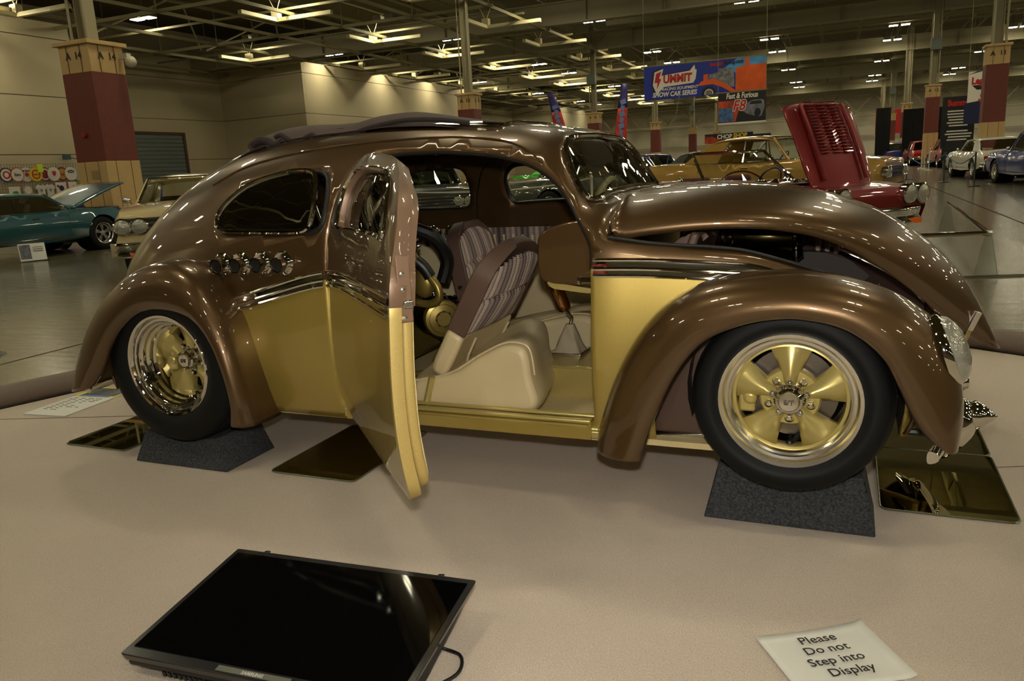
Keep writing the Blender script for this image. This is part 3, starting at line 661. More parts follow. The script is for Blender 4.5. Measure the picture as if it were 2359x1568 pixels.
# outlines in side view (x, z)
door_xz = rpoly([(-1.62, .30), (-.615, .30), (-.607, .92), (-.645, .985), (-.69, 1.065), (-.755, 1.135), (-.85, 1.19), (-1.0, 1.228), (-1.2, 1.25), (-1.4, 1.25), (-1.53, 1.20), (-1.60, 1.06), (-1.625, .85)], .06, 3)
win_xz = rpoly([(-1.42, 1.005), (-.765, 1.005), (-.755, 1.03), (-.80, 1.09), (-.87, 1.155), (-1.02, 1.188), (-1.2, 1.198), (-1.37, 1.195), (-1.43, 1.14)], .05, 4)
quart_xz = catmull([(-2.172, 1.025), (-2.14, 1.085), (-2.03, 1.155), (-1.88, 1.19), (-1.74, 1.20), (-1.655, 1.188), (-1.63, 1.13), (-1.635, 1.03), (-1.665, .988), (-1.75, .982), (-2.0, .985), (-2.13, .99)], 3, True)
quartR = [(x, z) for x, z in quart_xz]
well = lambda x0, zc, r: [(x0+r*cos(a), max(.262, zc+r*sin(a))) for a in [pi*1.02-k*pi*1.04/16 for k in range(17)]]+[(x0+r, .2), (x0-r, .2)]
# windshield and roof openings, in plan (x, y)
def xy2(P): return [(x, s_of_y(x, y)*SK) for x, y in P]
ws = xy2(rpoly([(-.765, -.36), (-.75, -.45), (-.71, -.515), (-.655, -.53), (-.632, -.47), (-.638, -.28), (-.642, 0), (-.638, .28), (-.632, .47), (-.655, .53), (-.71, .515), (-.75, .45), (-.765, .36), (-.775, 0)], .02, 3))
roofh = xy2(rpoly([(-1.98, -.33), (-1.03, -.36), (-1.0, 0), (-1.03, .36), (-1.98, .33)], .05, 4))
gx = [-.56, -.45, -.3, -.17, -.044, .08, .205, .307, .40, .45]
gz = pchip([(-.6, .945), (-.542, .938), (-.432, .918), (-.17, .889), (-.044, .853), (.08, .806), (.205, .755), (.307, .70), (.372, .655), (.45, .57)])
hoodh = [(x, s_of_z(x, gz(x))*SK) for x in gx]+[(.5, 1.0*SK), (.5, -1.0*SK)]+[(x, -s_of_z(x, gz(x))*SK) for x in reversed(gx)]
hoodh += [(-.56, 0)]
H0 = .03
sh = [roofh, ws, xz2(win_xz, -1), xz2(quart_xz, -1), xz2(quartR, 1)]
# door opening, upper part
dU = [p for p in door_xz]
def clip_upper(P, side):   # part of an outline above the belt, in domain coordinates
    L = xz2(P, side); o = []
    for i in range(len(L)):
        a, b = L[i], L[(i+1) % len(L)]; A, B = abs(a[1]) < SK-1e-6, abs(b[1]) < SK-1e-6
        if A: o.append(a)
        if A != B:
            t = (SK-abs(a[1]))/(abs(b[1])-abs(a[1])); o.append((a[0]+(b[0]-a[0])*t, side*SK*(1.0)))
    return o
def clip_lower(P, side):
    L = xz2(P, side); o = []
    for i in range(len(L)):
        a, b = L[i], L[(i+1) % len(L)]; A, B = abs(a[1]) > SK+1e-6, abs(b[1]) > SK+1e-6
        if A: o.append(a)
        if A != B:
            t = (SK-abs(a[1]))/(abs(b[1])-abs(a[1])); o.append((a[0]+(b[0]-a[0])*t, side*SK))
    return o
dup_ = clip_upper(door_xz, 1); dlo_ = clip_lower(door_xz, 1)
# brown shell: cut the domain so that the door opening is a notch in its edge
xa = min(p[0] for p in dup_ if abs(p[1]-SK) < 1e-5); xb = max(p[0] for p in dup_ if abs(p[1]-SK) < 1e-5)
def notch_path(L):   # ordered points from edge point to edge point
    n = len(L); k = [i for i, p in enumerate(L) if abs(abs(p[1])-SK) < 1e-5]
    i, j = k[0], k[1]
    a = L[i:j+1]; b = L[j:]+L[:i+1]
    return a if len(a) > len(b) else b
up = notch_path(dup_)
if up[0][0] > up[-1][0]: up = up[::-1]
shell_outer = [(-3.25, -SK), (-3.25, SK)]+up+[(.5, SK)]+[(.5, SK)]
# front trunk opening as a notch in the nose edge
hg = [(x, s_of_z(x, gz(x))*SK) for x in gx]
shell_outer = [(-3.25, -SK), (-3.25, SK)]+up+[(.47, SK)]+hg[::-1]+[(x, -s) for x, s in hg]+[(.47, -SK)]
shell = patch('body_shell', shell_outer, sh, H0, BROWN, car, solid=.018)
lo = notch_path(dlo_)
if lo[0][0] > lo[-1][0]: lo = lo[::-1]
def lower(name, side, notch, wells, x0, x1):
    ed = []
    outer = [(x0, side*SK)]+(notch if notch else [])+[(x1, side*SK), (x1, side*2*SK), (x0, side*2*SK)]
    hs = [xz2([(a, min(b, F_zb(a)-.02)) for a, b in W_], side) for W_ in wells]
    hs = [[(a, max(-2*SK-.05, min(2*SK+.05, b))) for a, b in h] for h in hs]
    hs = [[(a, (side*(2*SK+.05) if abs(b) > 2*SK-.02 else b)) for a, b in h] for h in hs]
    return patch(name, outer, hs, H0, GOLD, car, solid=.018)
lower('lower_body_panel', 1, lo, [well(-2.4, .46, .33), well(-.05, .43, .37)], -3.1, .45)
lower('lower_body_panel', -1, None, [well(-2.4, .46, .33), well(0, .465, .30)], -3.1, .45)
# belt trim of chrome strips, following the two-tone line
def belt(xs, side, k, r, dz, m=CHROME, par=None, sub=None, loc=None, rz=None):
    return edge_tube('belt_moulding', [(x, s_of_z(x, F_zb(x)+dz, side)*SK) for x in xs], r, m, par or car, off=.004, closed=False, sub=sub, loc=loc, rz=rz)
def bandp(xs, name='belt_band', par=None, sub=None, loc=None, rz=None):
    g = G(); rows = []
    for x in xs: rows.append([tuple(P_(x, s_of_z(x, F_zb(x)+dz), .002+.004*abs(sin(k*pi/2)))-Vector(sub or (0, 0, 0))) for k, dz in enumerate([-.022+.0065*q for q in range(9)])])
    g.grid(rows); return g.obj(name, CHROME, par or car, loc=loc, rz=rz, angle=70)
bandp([-2.10+.02*i for i in range(24)]); bandp([-.60+.02*i for i in range(30)])
for dz in (-.022, .0, .028):
    belt([-2.10+.02*i for i in range(24)], 1, 0, .006, dz)
    belt([-.60+.02*i for i in range(30)], 1, 0, .006, dz)
for dz in (0,): belt([-2.1+.03*i for i in range(66)], -1, 0, .006, dz)
edge_tube('windshield_frame', ws, .011, CHROME, car, off=.004)
patch('windshield', ws, [], .05, PANE, car, off=-.004)
for sd in (1, -1):
    o = edge_tube('quarter_window_frame', xz2([(x-.045 if sd > 0 and x > -1.8 else x, z) for x, z in quart_xz], sd), .010, CHROME, car, off=.012 if sd > 0 else .002)
    patch('quarter_window', xz2([(x-.045 if sd > 0 and x > -1.8 else x, z) for x, z in quart_xz], sd), [], .05, PANER if sd > 0 else PANE, o, off=.010 if sd > 0 else -.003)
    edge_tube('window_seal', xz2(quart_xz, sd), .010, BLACK, o, off=-.004)
o = edge_tube('side_window_frame', xz2(win_xz, -1), .009, CHROME, car, off=.002)
edge_tube('side_window_frame', xz2(win_xz, -1), .009, BLACK, o, off=-.016)
# left door seam seen from inside
edge_tube('door_seam', xz2(door_xz, -1), .004, BLACK, car, off=-.018)
# roof opening gutter and inner frame
edge_tube('roof_opening_trim', roofh, .008, CHROME, car, off=.003)
edge_tube('door_opening_seal', up, .007, BLACK, car, off=-.012, closed=False)
# drip rail crease line above door
edge_tube('drip_rail', [(x, s_of_z(x, z)*SK) for x, z in catmull([(-2.28, 1.17), (-2.1, 1.235), (-1.85, 1.275), (-1.5, 1.295), (-1.2, 1.293), (-1.0, 1.272), (-.88, 1.235), (-.80, 1.18)], 6)], .003, BROWN, car, off=.001, closed=False)
# chrome exhaust stacks above the rear fender
for i, (px, pz) in enumerate([(-2.156, .863), (-2.056, .866), (-1.948, .869), (-1.844, .870)]):
    b = P_(px+.03, s_of_z(px+.03, pz)); d = Vector((.02, -1, -.05)).normalized()
    g = G(); M = frame(b, Vector((0, 0, 1)).cross(d), Vector((0, 0, 1)))
    # flange ring
    ring = [(.045, .0), (.046, .008), (.040, .014), (.030, .010), (.026, .02)]
    g.lathe(ring, (0, 0, 0), 'z', 24); fl_ = [M2 for M2 in g.v]
    MF = frame(b+Vector((0, -.004, 0)), (1, 0, 0), (0, 0, 1))
    MF = frame(b+Vector((0, -.004, 0)), (-1, 0, 0), (0, 0, 1)) if (Vector((1, 0, 0)).cross(Vector((0, 0, 1)))).y > 0 else MF
    g.v = [tuple(MF @ Vector(v)) for v in fl_]
    st = g.obj('exhaust_stack', CHROME, car)
    g = G(); g.tube([b-d*.03, b+d*.055], .028, 20, cap=False); g.tube([b+d*.055, b-d*.02], .025, 20, cap=False); g.obj('exhaust_pipe', CHROME, st)
    g = G(); g.lathe([(.026, 0), (.0, .002)], ax='z', n=20); Md = frame(b+d*.051, d.orthogonal(), d.cross(d.orthogonal())); g.v = [tuple(Md @ Vector(v)) for v in g.v]; g.obj('exhaust_opening', BLACK, st)
# ------------------------------------------------------------------ fenders
def fender(name, A, L, yA, yC, yL, side, m=BROWN):
    A = catmull(A, 6); L = catmull(L, 6); rows = []
    for i, ((ax, az), (lx, lz)) in enumerate(zip(A, L)):
        dx, dz = lx-ax, lz-az; row = []
        prof = [(yA+.12, .30), (yA+.06, .13), (yA+.02, .045), (yA, 0)]
        prof += [(yA+(yC-yA)*t, -.035*sin(pi*t*.9)) for t in (.35, .7)]
        for k in range(9):
            ph = k/8*pi/2; prof.append((yC+(yL-yC)*sin(ph)**.9, -.01+.80*(1-cos(ph))))
        prof += [(yL+.004, .90), (yL+.012, .965), (yL+.024, 1.0), (yL+.04, .97), (yL+.045, .9)]
        for y, q in prof: row.append((ax+dx*q, y*side, az+dz*q))
        rows.append(row)
    g = G(); g.grid(rows)
    return g.obj(name, m, car, solid=.006, angle=60)
FA = [(-.595, .262), (-.575, .363), (-.515, .527), (-.425, .676), (-.32, .768), (-.19, .818), (-.03, .836), (.086, .828), (.198, .80), (.290, .758), (.368, .69), (.42, .6), (.447, .48), (.44, .37)]
FL = [(-.43, .262), (-.41, .32), (-.378, .409), (-.311, .549), (-.235, .645), (-.137, .695), (-.05, .716), (.036, .719), (.147, .692), (.235, .622), (.281, .537), (.316, .46), (.36, .40), (.40, .372)]
RA = [(-2.97, .325), (-2.87, .53), (-2.73, .70), (-2.58, .812), (-2.45, .866), (-2.32, .886), (-2.20, .852), (-2.11, .77), (-2.03, .625), (-1.98, .43), (-1.955, .245)]
RL = [(-2.80, .355), (-2.70, .45), (-2.645, .535), (-2.572, .616), (-2.447, .691), (-2.305, .703), (-2.176, .671), (-2.09, .58), (-2.045, .444), (-2.03, .33), (-2.045, .255)]
for sd in (1, -1):
    fr = fender('front_fender', FA, FL, -.60, -.67, -.80, sd)
    fender('rear_fender', RA, RL, -.63, -.72, -.82, sd)
    # headlight bucket, chrome rim and ribbed lens on the fender nose
    c = Vector((.396, -.66*sd, .620)); d = Vector((.93, 0, .33)).normalized()
    Mh = frame(c, (0, 1, 0), d.cross(Vector((0, 1, 0)))); 
    if (Mh.to_3x3() @ Vector((0, 0, 1))).dot(d) < 0: Mh = frame(c, (0, -1, 0), d.cross(Vector((0, 1, 0))))
    g = G(); g.lathe([(.103, -.01), (.105, .004), (.101, .012), (.096, .014), (.092, .01)], ax='z', n=36); g.v = [tuple(Mh @ Vector(v)) for v in g.v]
    hl = g.obj('headlight', CHROME, fr)
    g = G(); g.lathe([(.098, .010), (.090, .030), (.07, .045), (.04, .055), (.001, .058)], ax='z', n=36); g.v = [tuple(Mh @ Vector(v)) for v in g.v]
    g.obj('headlight_lens', HLGL, fr)
    # inner wheel wells
    for x0, zc, r, n_ in ((0, .465, .31, 'wheel_well'), (-2.4, .46, .36, 'wheel_well')):
        rows = [[(x0+r*cos(a), y*sd, zc+r*sin(a)) for a in [pi*1.1-k*pi*1.2/20 for k in range(21)]] for y in (-.63, -.36)]
        rows.append([(x0, -.36*sd, zc)]*21)
        g = G(); g.grid(rows); g.obj(n_, DARK, car, angle=30)
g = G(); g.box((-.33, -.54, .50), (.40, .03, .44), ry=0); g.obj('inner_splash_panel', mat('brown_splash', (74, 54, 44), rough=.4, coat=.3), car, bevel=.01)
g = G(); g.box((-.36, -.54, .275), (.40, .05, .014), ry=-.10); g.obj('chassis_rail', ALU, car, bevel=.003)
# ------------------------------------------------------------------ hood
HE = [(-.568, -.56, .979), (-.545, -.555, .936), (-.439, -.54, .944), (-.305, -.52, .954), (-.174, -.50, .955), (-.048, -.47, .942), (.076, -.42, .908), (.202, -.35, .835), (.335, -.26, .726), (.477, -.14, .592), (.605, -.03, .49)]
HC = [(-.56, .0, 1.075), (-.535, 0, 1.078), (-.425, 0, 1.085), (-.28, 0, 1.083), (-.13, 0, 1.066), (.0, 0, 1.045), (.13, 0, 1.005), (.27, 0, .945), (.40, 0, .85), (.52, 0, .71), (.632, 0, .484)]
E_ = catmull(HE, 4); C_ = catmull(HC, 4); rows = []
for e, c in zip(E_, C_):
    row = []
    th = [k/12*pi/2 for k in range(13)]
    n = 2.35
    half = []
    for t in th:
        cc, ss = cos(t), sin(t); r = (cc**n+ss**n)**(-1/n)
        half.append((e[0]+(c[0]-e[0])*(r*ss), e[1]*r*cc, e[2]+(c[2]-e[2])*r*ss))
    row = [(e[0], e[1]*.965, e[2]+.004), (e[0], e[1]*.99, e[2]-.006)]+half+[(x, -y, z) for x, y, z in half[:-1][::-1]]
    row += [(e[0], -e[1]*.99, e[2]-.006), (e[0], -e[1]*.965, e[2]+.004)]
    rows.append(row)
# rolled rear edge
r0 = rows[0]; rows = [[(x-.004, y*.97, z-.03) for x, y, z in r0], [(x-.012, y*.99, z-.012) for x, y, z in r0]]+rows
g = G(); g.grid(rows); hood = g.obj('hood', BROWN, car, solid=.010, angle=60)
g = G()
for k, (i0, i1) in enumerate([(6, 34)]):
    for yk in (-.45, .45): g.tube([(E_[i][0], E_[i][1]*.8*(1 if yk < 0 else -1), (E_[i][2]+.035)) for i in range(4, 36, 2)], .012, 6)
g.obj('hood_brace', DARK, hood)
g = G(); g.tube([(.535, -.10, .60), (.50, -.10, .50), (.475, -.10, .42)], .011, 12); st = g.obj('hood_strut', mat('gold_rod', (176, 156, 100), metal=.9, rough=.25), car)
g = G(); g.tube([(.545, -.10, .625), (.522, -.10, .565)], .014, 12); g.obj('strut_sleeve', ALU, st)
# rear hinge arm of hood near the cowl
g = G(); g.tube([(-.60, -.58, .99), (-.605, -.59, .955), (-.585, -.595, .93), (-.54, -.595, .922)], [.012, .013, .012, .008], 8); g.obj('hood_hinge', CHROME, car)
# trunk compartment: rolled gutter, tub, tank, panels
for sd in (1, -1):
    edge_tube('gutter_seal', [(x, s_of_z(x, gz(x), sd)*SK) for x in [-.555+.03*i for i in range(33)]], .006, BLACK, car, off=.004, closed=False)
    rows = []
    for i in range(22):
        x = -.55+i*.046; p = P_(x, s_of_z(x, gz(x)), -.02); y = abs(p.y)
        rows.append([(x, -sd*(y), p.z-.003), (x, -sd*(y-.03), p.z-.012), (x, -sd*max(.05, y-.06), p.z-.10), (x, -sd*max(.04, y-.09), max(.40, p.z-.30)), (x, 0, max(.38, p.z-.36))])
    g = G(); g.grid(rows); tub = g.obj('trunk_lining', mat('brown_trunk_panel', (72, 54, 50), rough=.3, coat=.6, metal=.3), car)
    g = G()
    for i in range(6):
        x = -.1+i*.09; p = P_(x, s_of_z(x, gz(x)), -.02); g.sphere((x, -sd*(abs(p.y)-.065), p.z-.07), .006, 8)
    g.obj('panel_screw', CHROME, tub)
tubm = mat('brown_trunk_satin', (112, 90, 78), rough=.35, coat=.6, metal=.3)
g = G(); g.box((-.40, 0, .70), (.03, .9, .50), ry=.35); tk = g.obj('trunk_bulkhead', tubm, car, bevel=.01)
g = G(); g.box((-.42, -.30, .84), (.05, .02, .28), ry=.9); g.box((-.42, -.12, .86), (.05, .02, .28), ry=.9); g.obj('bulkhead_rib', tubm, tk)
g = G(); g.box((.05, .50, .82), (.24, .02, .16)); dp = g.obj('trunk_side_panel', DARK, car, bevel=.005)
g = G()
for k in range(3): g.box((.03+.035*k, .44, .82), (.022, .02, .2))
g.obj('trunk_rib', tubm, dp, bevel=.003)
g = G(); g.lathe([(.0, -.17), (.08, -.168), (.095, -.15), (.10, -.14), (.10, .14), (.095, .15), (.08, .168), (.0, .17)], (-.18, .16, .86), 'x', 36)
ft = g.obj('fuel_tank', mat('tank_metal', (120, 108, 70), metal=1, rough=.12), car)
g = G()
for xx in (-.30, -.27, -.04): g.lathe([(.1, -.008), (.106, -.004), (.106, .004), (.1, .008)], (xx, .16, .86), 'x', 36)
g.obj('tank_band', CHROME, ft)
g = G(); g.box((-.1, 0, .40), (.9, .8, .02)); g.obj('trunk_floor', DARK, car)
# nose apron
g = G(); rows = []
for i in range(9):
    t = i/8; rows.append([(.50-.10*(2*k/12-1)**2-.07*t*t, .40*(2*k/12-1), .56-.28*t) for k in range(13)])
g.grid(rows); g.obj('front_apron', BROWN, car, solid=.01)
# ------------------------------------------------------------------ bumpers
def bumper_piece(x, y, z, sd, par):
    # pointed chrome bullet on a swelling, backward-curving tusk
    g = G(); g.lathe([(.0, .075), (.010, .066), (.036, .036), (.046, .014), (.040, -.01), (.020, -.03)], (x+.0, y, z+.01), 'x', 20)
    g.v = [(a_, b_, c_+.0) for a_, b_, c_ in g.v]; g.obj('bumper_bullet', CHROME, par, angle=60)
    g = G(); rows = []
    for i in range(15):
        t = i/14; zz = z-.13+.20*t; b = max(0, sin(pi*min(1, t*.97+.03)))**.55
        wd = .014+.046*b; cx = x-.075+.055*sin(pi*t*.75)
        rows.append([(cx+(.010+.034*b)*cos(a), y+wd*sin(a), zz) for a in [2*pi*k/16 for k in range(16)]])
    g.grid(rows, True); g.f += [tuple(range(16)), tuple(14*16+k for k in range(16))]; g.m += [0, 0]; return g.obj('bumper_overrider', CHROME, par, angle=60)
def blade(y0, y1, x0, xc, z, h, sd):
    g = G(); rows = []
    for i in range(17):
        t = i/16; y = y0+(y1-y0)*t; xx = x0+(xc-x0)*(1-((2*abs(t-.0)-0)**2 if False else (1-t)**2))
        hh = h*min(1, .35+1.6*min(t, .5))
        rows.append([(xx+sd*.028*cos(a)*1.0 if cos(a) > 0 else xx+sd*.006*cos(a), y, z+hh*sin(a)) for a in [2*pi*k/14 for k in range(14)]])
    g.grid(rows, True); g.f.append(tuple(range(14))); g.m.append(0)
    return g
for sd in (1, -1):
    bl = blade(-.60*sd, -.0*sd, .38, .475, .285, .056, 1).obj('front_bumper', CHROME, car, angle=60)
    bumper_piece(.505, -.38*sd, .345, 1, bl)
    g = G(); g.lathe([(.0, .05), (.02, .045), (.034, .02), (.03, -.02), (.02, -.05)], (.45, -.38*sd, .46), 'x', 16); g.obj('turn_signal', CHROME, car)
    blr = blade(-.64*sd, -.1*sd, -3.02, -3.18, .285, .032, -1).obj('rear_bumper', CHROME, car, angle=60)
for sd in (1, -1): g = G(); g.tube([(.34, -.36*sd, .28), (.45, -.36*sd, .28)], .012, 8); g.obj('bumper_bracket', BLACK, car)
# dark rear apron below body tail
g = G(); rows = []
for i in range(6):
    t = i/5; rows.append([(-3.12+.10*(2*k/12-1)**2+.10*t, .58*(2*k/12-1), .52-.24*t) for k in range(13)])
g.grid(rows); g.obj('rear_apron', BROWN, car, solid=.01)
# ------------------------------------------------------------------ wheels
def wheel(x, y, z, rt, rr, wd, dish, sd, label):
    # local frame: axis y, outer face toward -y
    g = G()
    # rim: outer lip, step, barrel to the back
    prof = [(rr+.010, .012), (rr+.012, .0), (rr+.006, -.006), (rr-.004, -.004), (rr-.010, .006), (rr-.012, .012), (rr-.020, .014), (rr-.022, .022)]
    if dish > .06: prof += [(rr-.026, .03), (rr-.034, .036), (rr-.036, .05), (rr-.046, .058), (rr-.048, .075), (rr-.056, .082), (rr-.056, dish)]
    else: prof += [(rr-.028, .026), (rr-.032, dish)]
    prof += [(rr-.04, wd)]
    g.lathe(prof, n=56); W = g.obj('wheel', CHROME if dish > .06 else ALU, car, loc=(x, y, z), angle=30)
    if sd < 0: W.rotation_euler.z = pi
    g = G()
    tw = wd; b = .018
    prof = [(rr+.004, .004), (rr+.014, -.006), (rr+(rt-rr)*.35, -b), (rr+(rt-rr)*.6, -b*.9), (rr+(rt-rr)*.85, -.004), (rt-.008, .012), (rt-.001, .026), (rt, .04), (rt, tw-.04), (rt-.001, tw-.026), (rt-.008, tw-.012), (rr+(rt-rr)*.8, tw+.004), (rr+.01, tw)]
    pr = []
    for i, (a, bb) in enumerate(prof): pr.append((a, bb))
    g.lathe(catmull(pr, 3), n=72); g.obj('tyre', RUBBER, W, angle=30)
    g = G()   # shoulder tread blocks
    n = 60
    for k in range(n):
        a = 2*pi*k/n; c = Vector(((rt-.003)*cos(a), .022, (rt-.003)*sin(a)))
        g.box(c, (.006, .022, .012), ry=-a+pi/2 if False else 0)
    # ribs round the tread
    g = G()
    for yy in [tw*.25, tw*.42, tw*.58, tw*.75]: g.lathe([(rt-.002, yy-.008), (rt+.002, yy-.006), (rt+.002, yy+.006), (rt-.002, yy+.008)], n=72)
    g.obj('tread_rib', RUBBER, W)
    ys = dish  # spoke plane
    # five flaring spokes
    R1 = rr-.034 if dish < .06 else rr-.056
    for k in range(5):
        a0 = pi/2+k*2*pi/5
        rows = []
        for i in range(9):
            t = i/8; r = .045+(R1-.045)*t; hw = .020+.050*t**1.25*(rr/.2)
            hw = min(hw, r*.60)
            yc = ys-.012+.006*t+(.02*t*t if dish < .06 else -.01*t)
            row = []
            for j in range(9):
                u = -1+j/4; row.append((u*hw, yc+.030*abs(u)**1.6, r))
            row += [(hw*.96, yc+.055, r), (-hw*.96, yc+.055, r)]
            rows.append([(q[0]*sin(a0)*1+q[2]*cos(a0), q[1], q[2]*sin(a0)-q[0]*cos(a0)) for q in row])
        g = G(); g.grid(rows, True); g.obj('spoke', GOLDS, W, angle=50)
    g = G(); g.lathe([(R1+.003, ys+.012), (R1-.006, ys+.010), (R1-.008, ys+.05), (R1-.002, ys+.07)], n=56); g.obj('rim_centre', GOLDS, W)
    g = G(); g.lathe([(.0, ys+.012), (.082, ys+.014), (.088, ys+.022), (.088, ys+.05)], n=40); g.obj('hub_flange', GOLDS, W)
    for k in range(5):
        a = -pi/2+k*2*pi/5; cx, cz = .062*cos(a), .062*sin(a)
        g = G(); g.lathe([(.0, ys-.004), (.006, ys-.004), (.010, ys), (.010, ys+.018)], (cx, 0, cz), n=6); g.lathe([(.014, ys+.004), (.012, ys+.014)], (cx, 0, cz), n=16); g.obj('lug_nut', CHROME, W)
    g = G(); g.lathe([(.0, ys-.045), (.026, ys-.044), (.029, ys-.040), (.031, ys-.034), (.038, ys-.030), (.041, ys-.012), (.046, ys-.006), (.046, ys+.02)], n=40)
    for k in range(5):
        a = pi/2+k*2*pi/5; g.sphere((.050*cos(a), ys-.012, .050*sin(a)), .010, 12)
    hc = g.obj('centre_cap', CHROME, W)
    t = text('cap_lettering', 'E/T', .020, STEEL, W, frame((0, ys-.0455, -.001), (1, 0, 0), (0, 0, 1)), bold=.0006)
    # brake disc and caliper
    g = G(); g.lathe([(.05, wd*.62), (.135, wd*.62), (.136, wd*.62+.018), (.05, wd*.62+.018)], n=48); g.obj('brake_disc', STEEL, W)
    g = G(); g.lathe([(.0, wd*.5), (.07, wd*.52), (.075, wd*.7)], n=32); g.obj('brake_hub', ALU, W)
    g = G(); g.box((-.125, wd*.56, -.01), (.05, .06, .10)); g.lathe([(.0, wd*.56-.045), (.018, wd*.56-.045), (.022, wd*.56-.03)], (-.115, 0, -.012), n=16); g.obj('brake_caliper', GOLDS, W, bevel=.008)
    g = G(); g.tube([(.0, wd*.6, -.14), (.01, wd*.5, -.15), (.03, wd*.6, -.13)], .010, 8); g.sphere((.0, wd*.45, -.155), .012, 10); g.obj('ball_joint', BLACK, W)
    return W
for sd in (1, -1):
    wheel(0, -.72*sd, .465, .283, .195, .17, .035, sd, '')
    wheel(-2.4, -.745*sd, .46, .332, .205, .30, .13, sd, '')
# ------------------------------------------------------------------ right door, hinged at its rear edge and swung open
HG = (-1.622, -.662, 0); DA = -radians(45.5)
DK = dict(sub=HG, loc=HG, rz=DA)
ins = lambda P, d: [(-1.115+(x+1.115)*(1-d/.5), .775+(z-.775)*(1-d/.47)) for x, z in P]
door_i = ins(door_xz, .006)
winD = win_xz
up_i = clip_upper(door_i, 1); lo_i = clip_lower(door_i, 1)
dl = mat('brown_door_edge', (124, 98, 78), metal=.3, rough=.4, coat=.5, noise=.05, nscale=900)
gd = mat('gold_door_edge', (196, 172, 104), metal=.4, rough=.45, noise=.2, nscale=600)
door = patch('door', up_i, [xz2(winD)], .03, [BROWN, dl], car, solid=.045, bevel=.004, **DK)
door.modifiers['t'].material_offset_rim = 1
K = dict(sub=HG)
patch('door_lower_panel', lo_i, [], .03, [GOLD, gd], door, solid=.032, bevel=.006, **K).modifiers['t'].material_offset_rim = 1
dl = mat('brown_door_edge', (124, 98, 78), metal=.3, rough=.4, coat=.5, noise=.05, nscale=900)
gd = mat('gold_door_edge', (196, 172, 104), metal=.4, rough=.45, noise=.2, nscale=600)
j = ins(door_xz, .022)
patch('door_frame', clip_upper(j, 1), [xz2(ins(winD, -.0))], .04, dl, door, off=-.042, solid=.030, bevel=.004, **K)
# lower inner edge of the door: brown latch block above, gold below
lowj = clip_lower(j, 1)
patch('door_inner_panel', [(x, s) for x, s in lowj], [], .04, gd, door, off=-.036, solid=.030, bevel=.008, **K)
jj = ins(door_xz, .036)
patch('door_card', clip_lower(jj, 1), [], .04, mat('cream_door_card', (206, 190, 140), rough=.5, noise=.04, nscale=20), door, off=-.070, solid=.018, bevel=.007, **K)
patch('door_pull_panel', clip_upper([p for p in jj], 1) and xz2([(-1.5, .86), (-.70, .86), (-.70, .95), (-1.5, .95)]), [], .05, BROWNL, door, off=-.072, solid=.02, **K)
wf = edge_tube('window_frame', xz2(winD), .007, CHROME, door, off=.002, **K)
edge_tube('window_seal', xz2(winD), .006, BLACK, door, off=-.03, **K)
patch('window_glass', xz2([(x, z) for x, z in winD]), [], .06, PANE, door, off=-.022, **K)
bandp([-1.605+.02*i for i in range(50)], par=door, sub=HG)
for dz in (-.022, .0, .028):
    edge_tube('belt_moulding', [(x, s_of_z(x, F_zb(x)+dz)*SK) for x in [-1.605+.02*i for i in range(50)]], .0065, CHROME, door, off=.004, closed=False, **K)
def dpt(x, s, off=0): return P_(x, s, off)-Vector(HG)
# latch plate on the free edge
e0 = dpt(-.618, 1.0, -.03)
g = G(); g.box(e0+Vector((-.001, .014, .045)), (.006, .036, .17)); lp = g.obj('latch_plate', dl, door, bevel=.005)
for dz in (.085, .045, -.028): g = G(); g.lathe([(.0, .012), (.006, .011), (.008, .004)], e0+Vector((0, .008, dz)), 'x', 14); g.obj('hinge_screw', ALU, lp)
g = G(); g.box(e0+Vector((.010, .018, .008)), (.016, .026, .020)); g.obj('door_latch', ALU, lp, bevel=.004)
0 and g.tube([dpt(-.66, 1.9, -.06)+Vector((0, .03, .16*math.sin(a))) for a in (0,)]+[dpt(-.66, 1.95, -.09)], .03, 12)
# striker on the cowl post
g = G(); g.tube([(-.655, -.635, .805), (-.60, -.635, .805)], .010, 10); g.lathe([(.015, -.657), (.015, -.650)], (0, -.635, .805), 'x', 12); g.obj('door_striker', CHROME, car)
# ------------------------------------------------------------------ cabin
g = G(); g.box((-1.35, 0, .262), (2.6, 1.22, .02)); g.obj('floor_pan', mat('cream_carpet', (196, 178, 130), rough=.9, noise=.06, nscale=200), car)
# door sill: stepped gold rails
g = G()
for y, z, h in ((-.640, .302, .018), (-.612, .318, .016), (-.585, .330, .014)): g.box((-1.11, y, z), (1.02, .022, h))
g.box((-1.11, -.61, .285), (1.02, .08, .03)); g.obj('door_sill', GOLDS, car, bevel=.006)
g = G(); g.prism(rpoly([(-1.60, .27), (-.625, .27), (-.625, .34), (-.64, .31), (-1.6, .31)], .005), -.66, -.60); g.obj('sill_step', GOLD, car)
# cowl post and firewall
g = G(); g.prism([(-.60, .27), (-.56, .27), (-.56, .93), (-.60, .93)], -.60, .60); g.obj('firewall', mat('cream_firewall', (190, 172, 110), rough=.5), car)
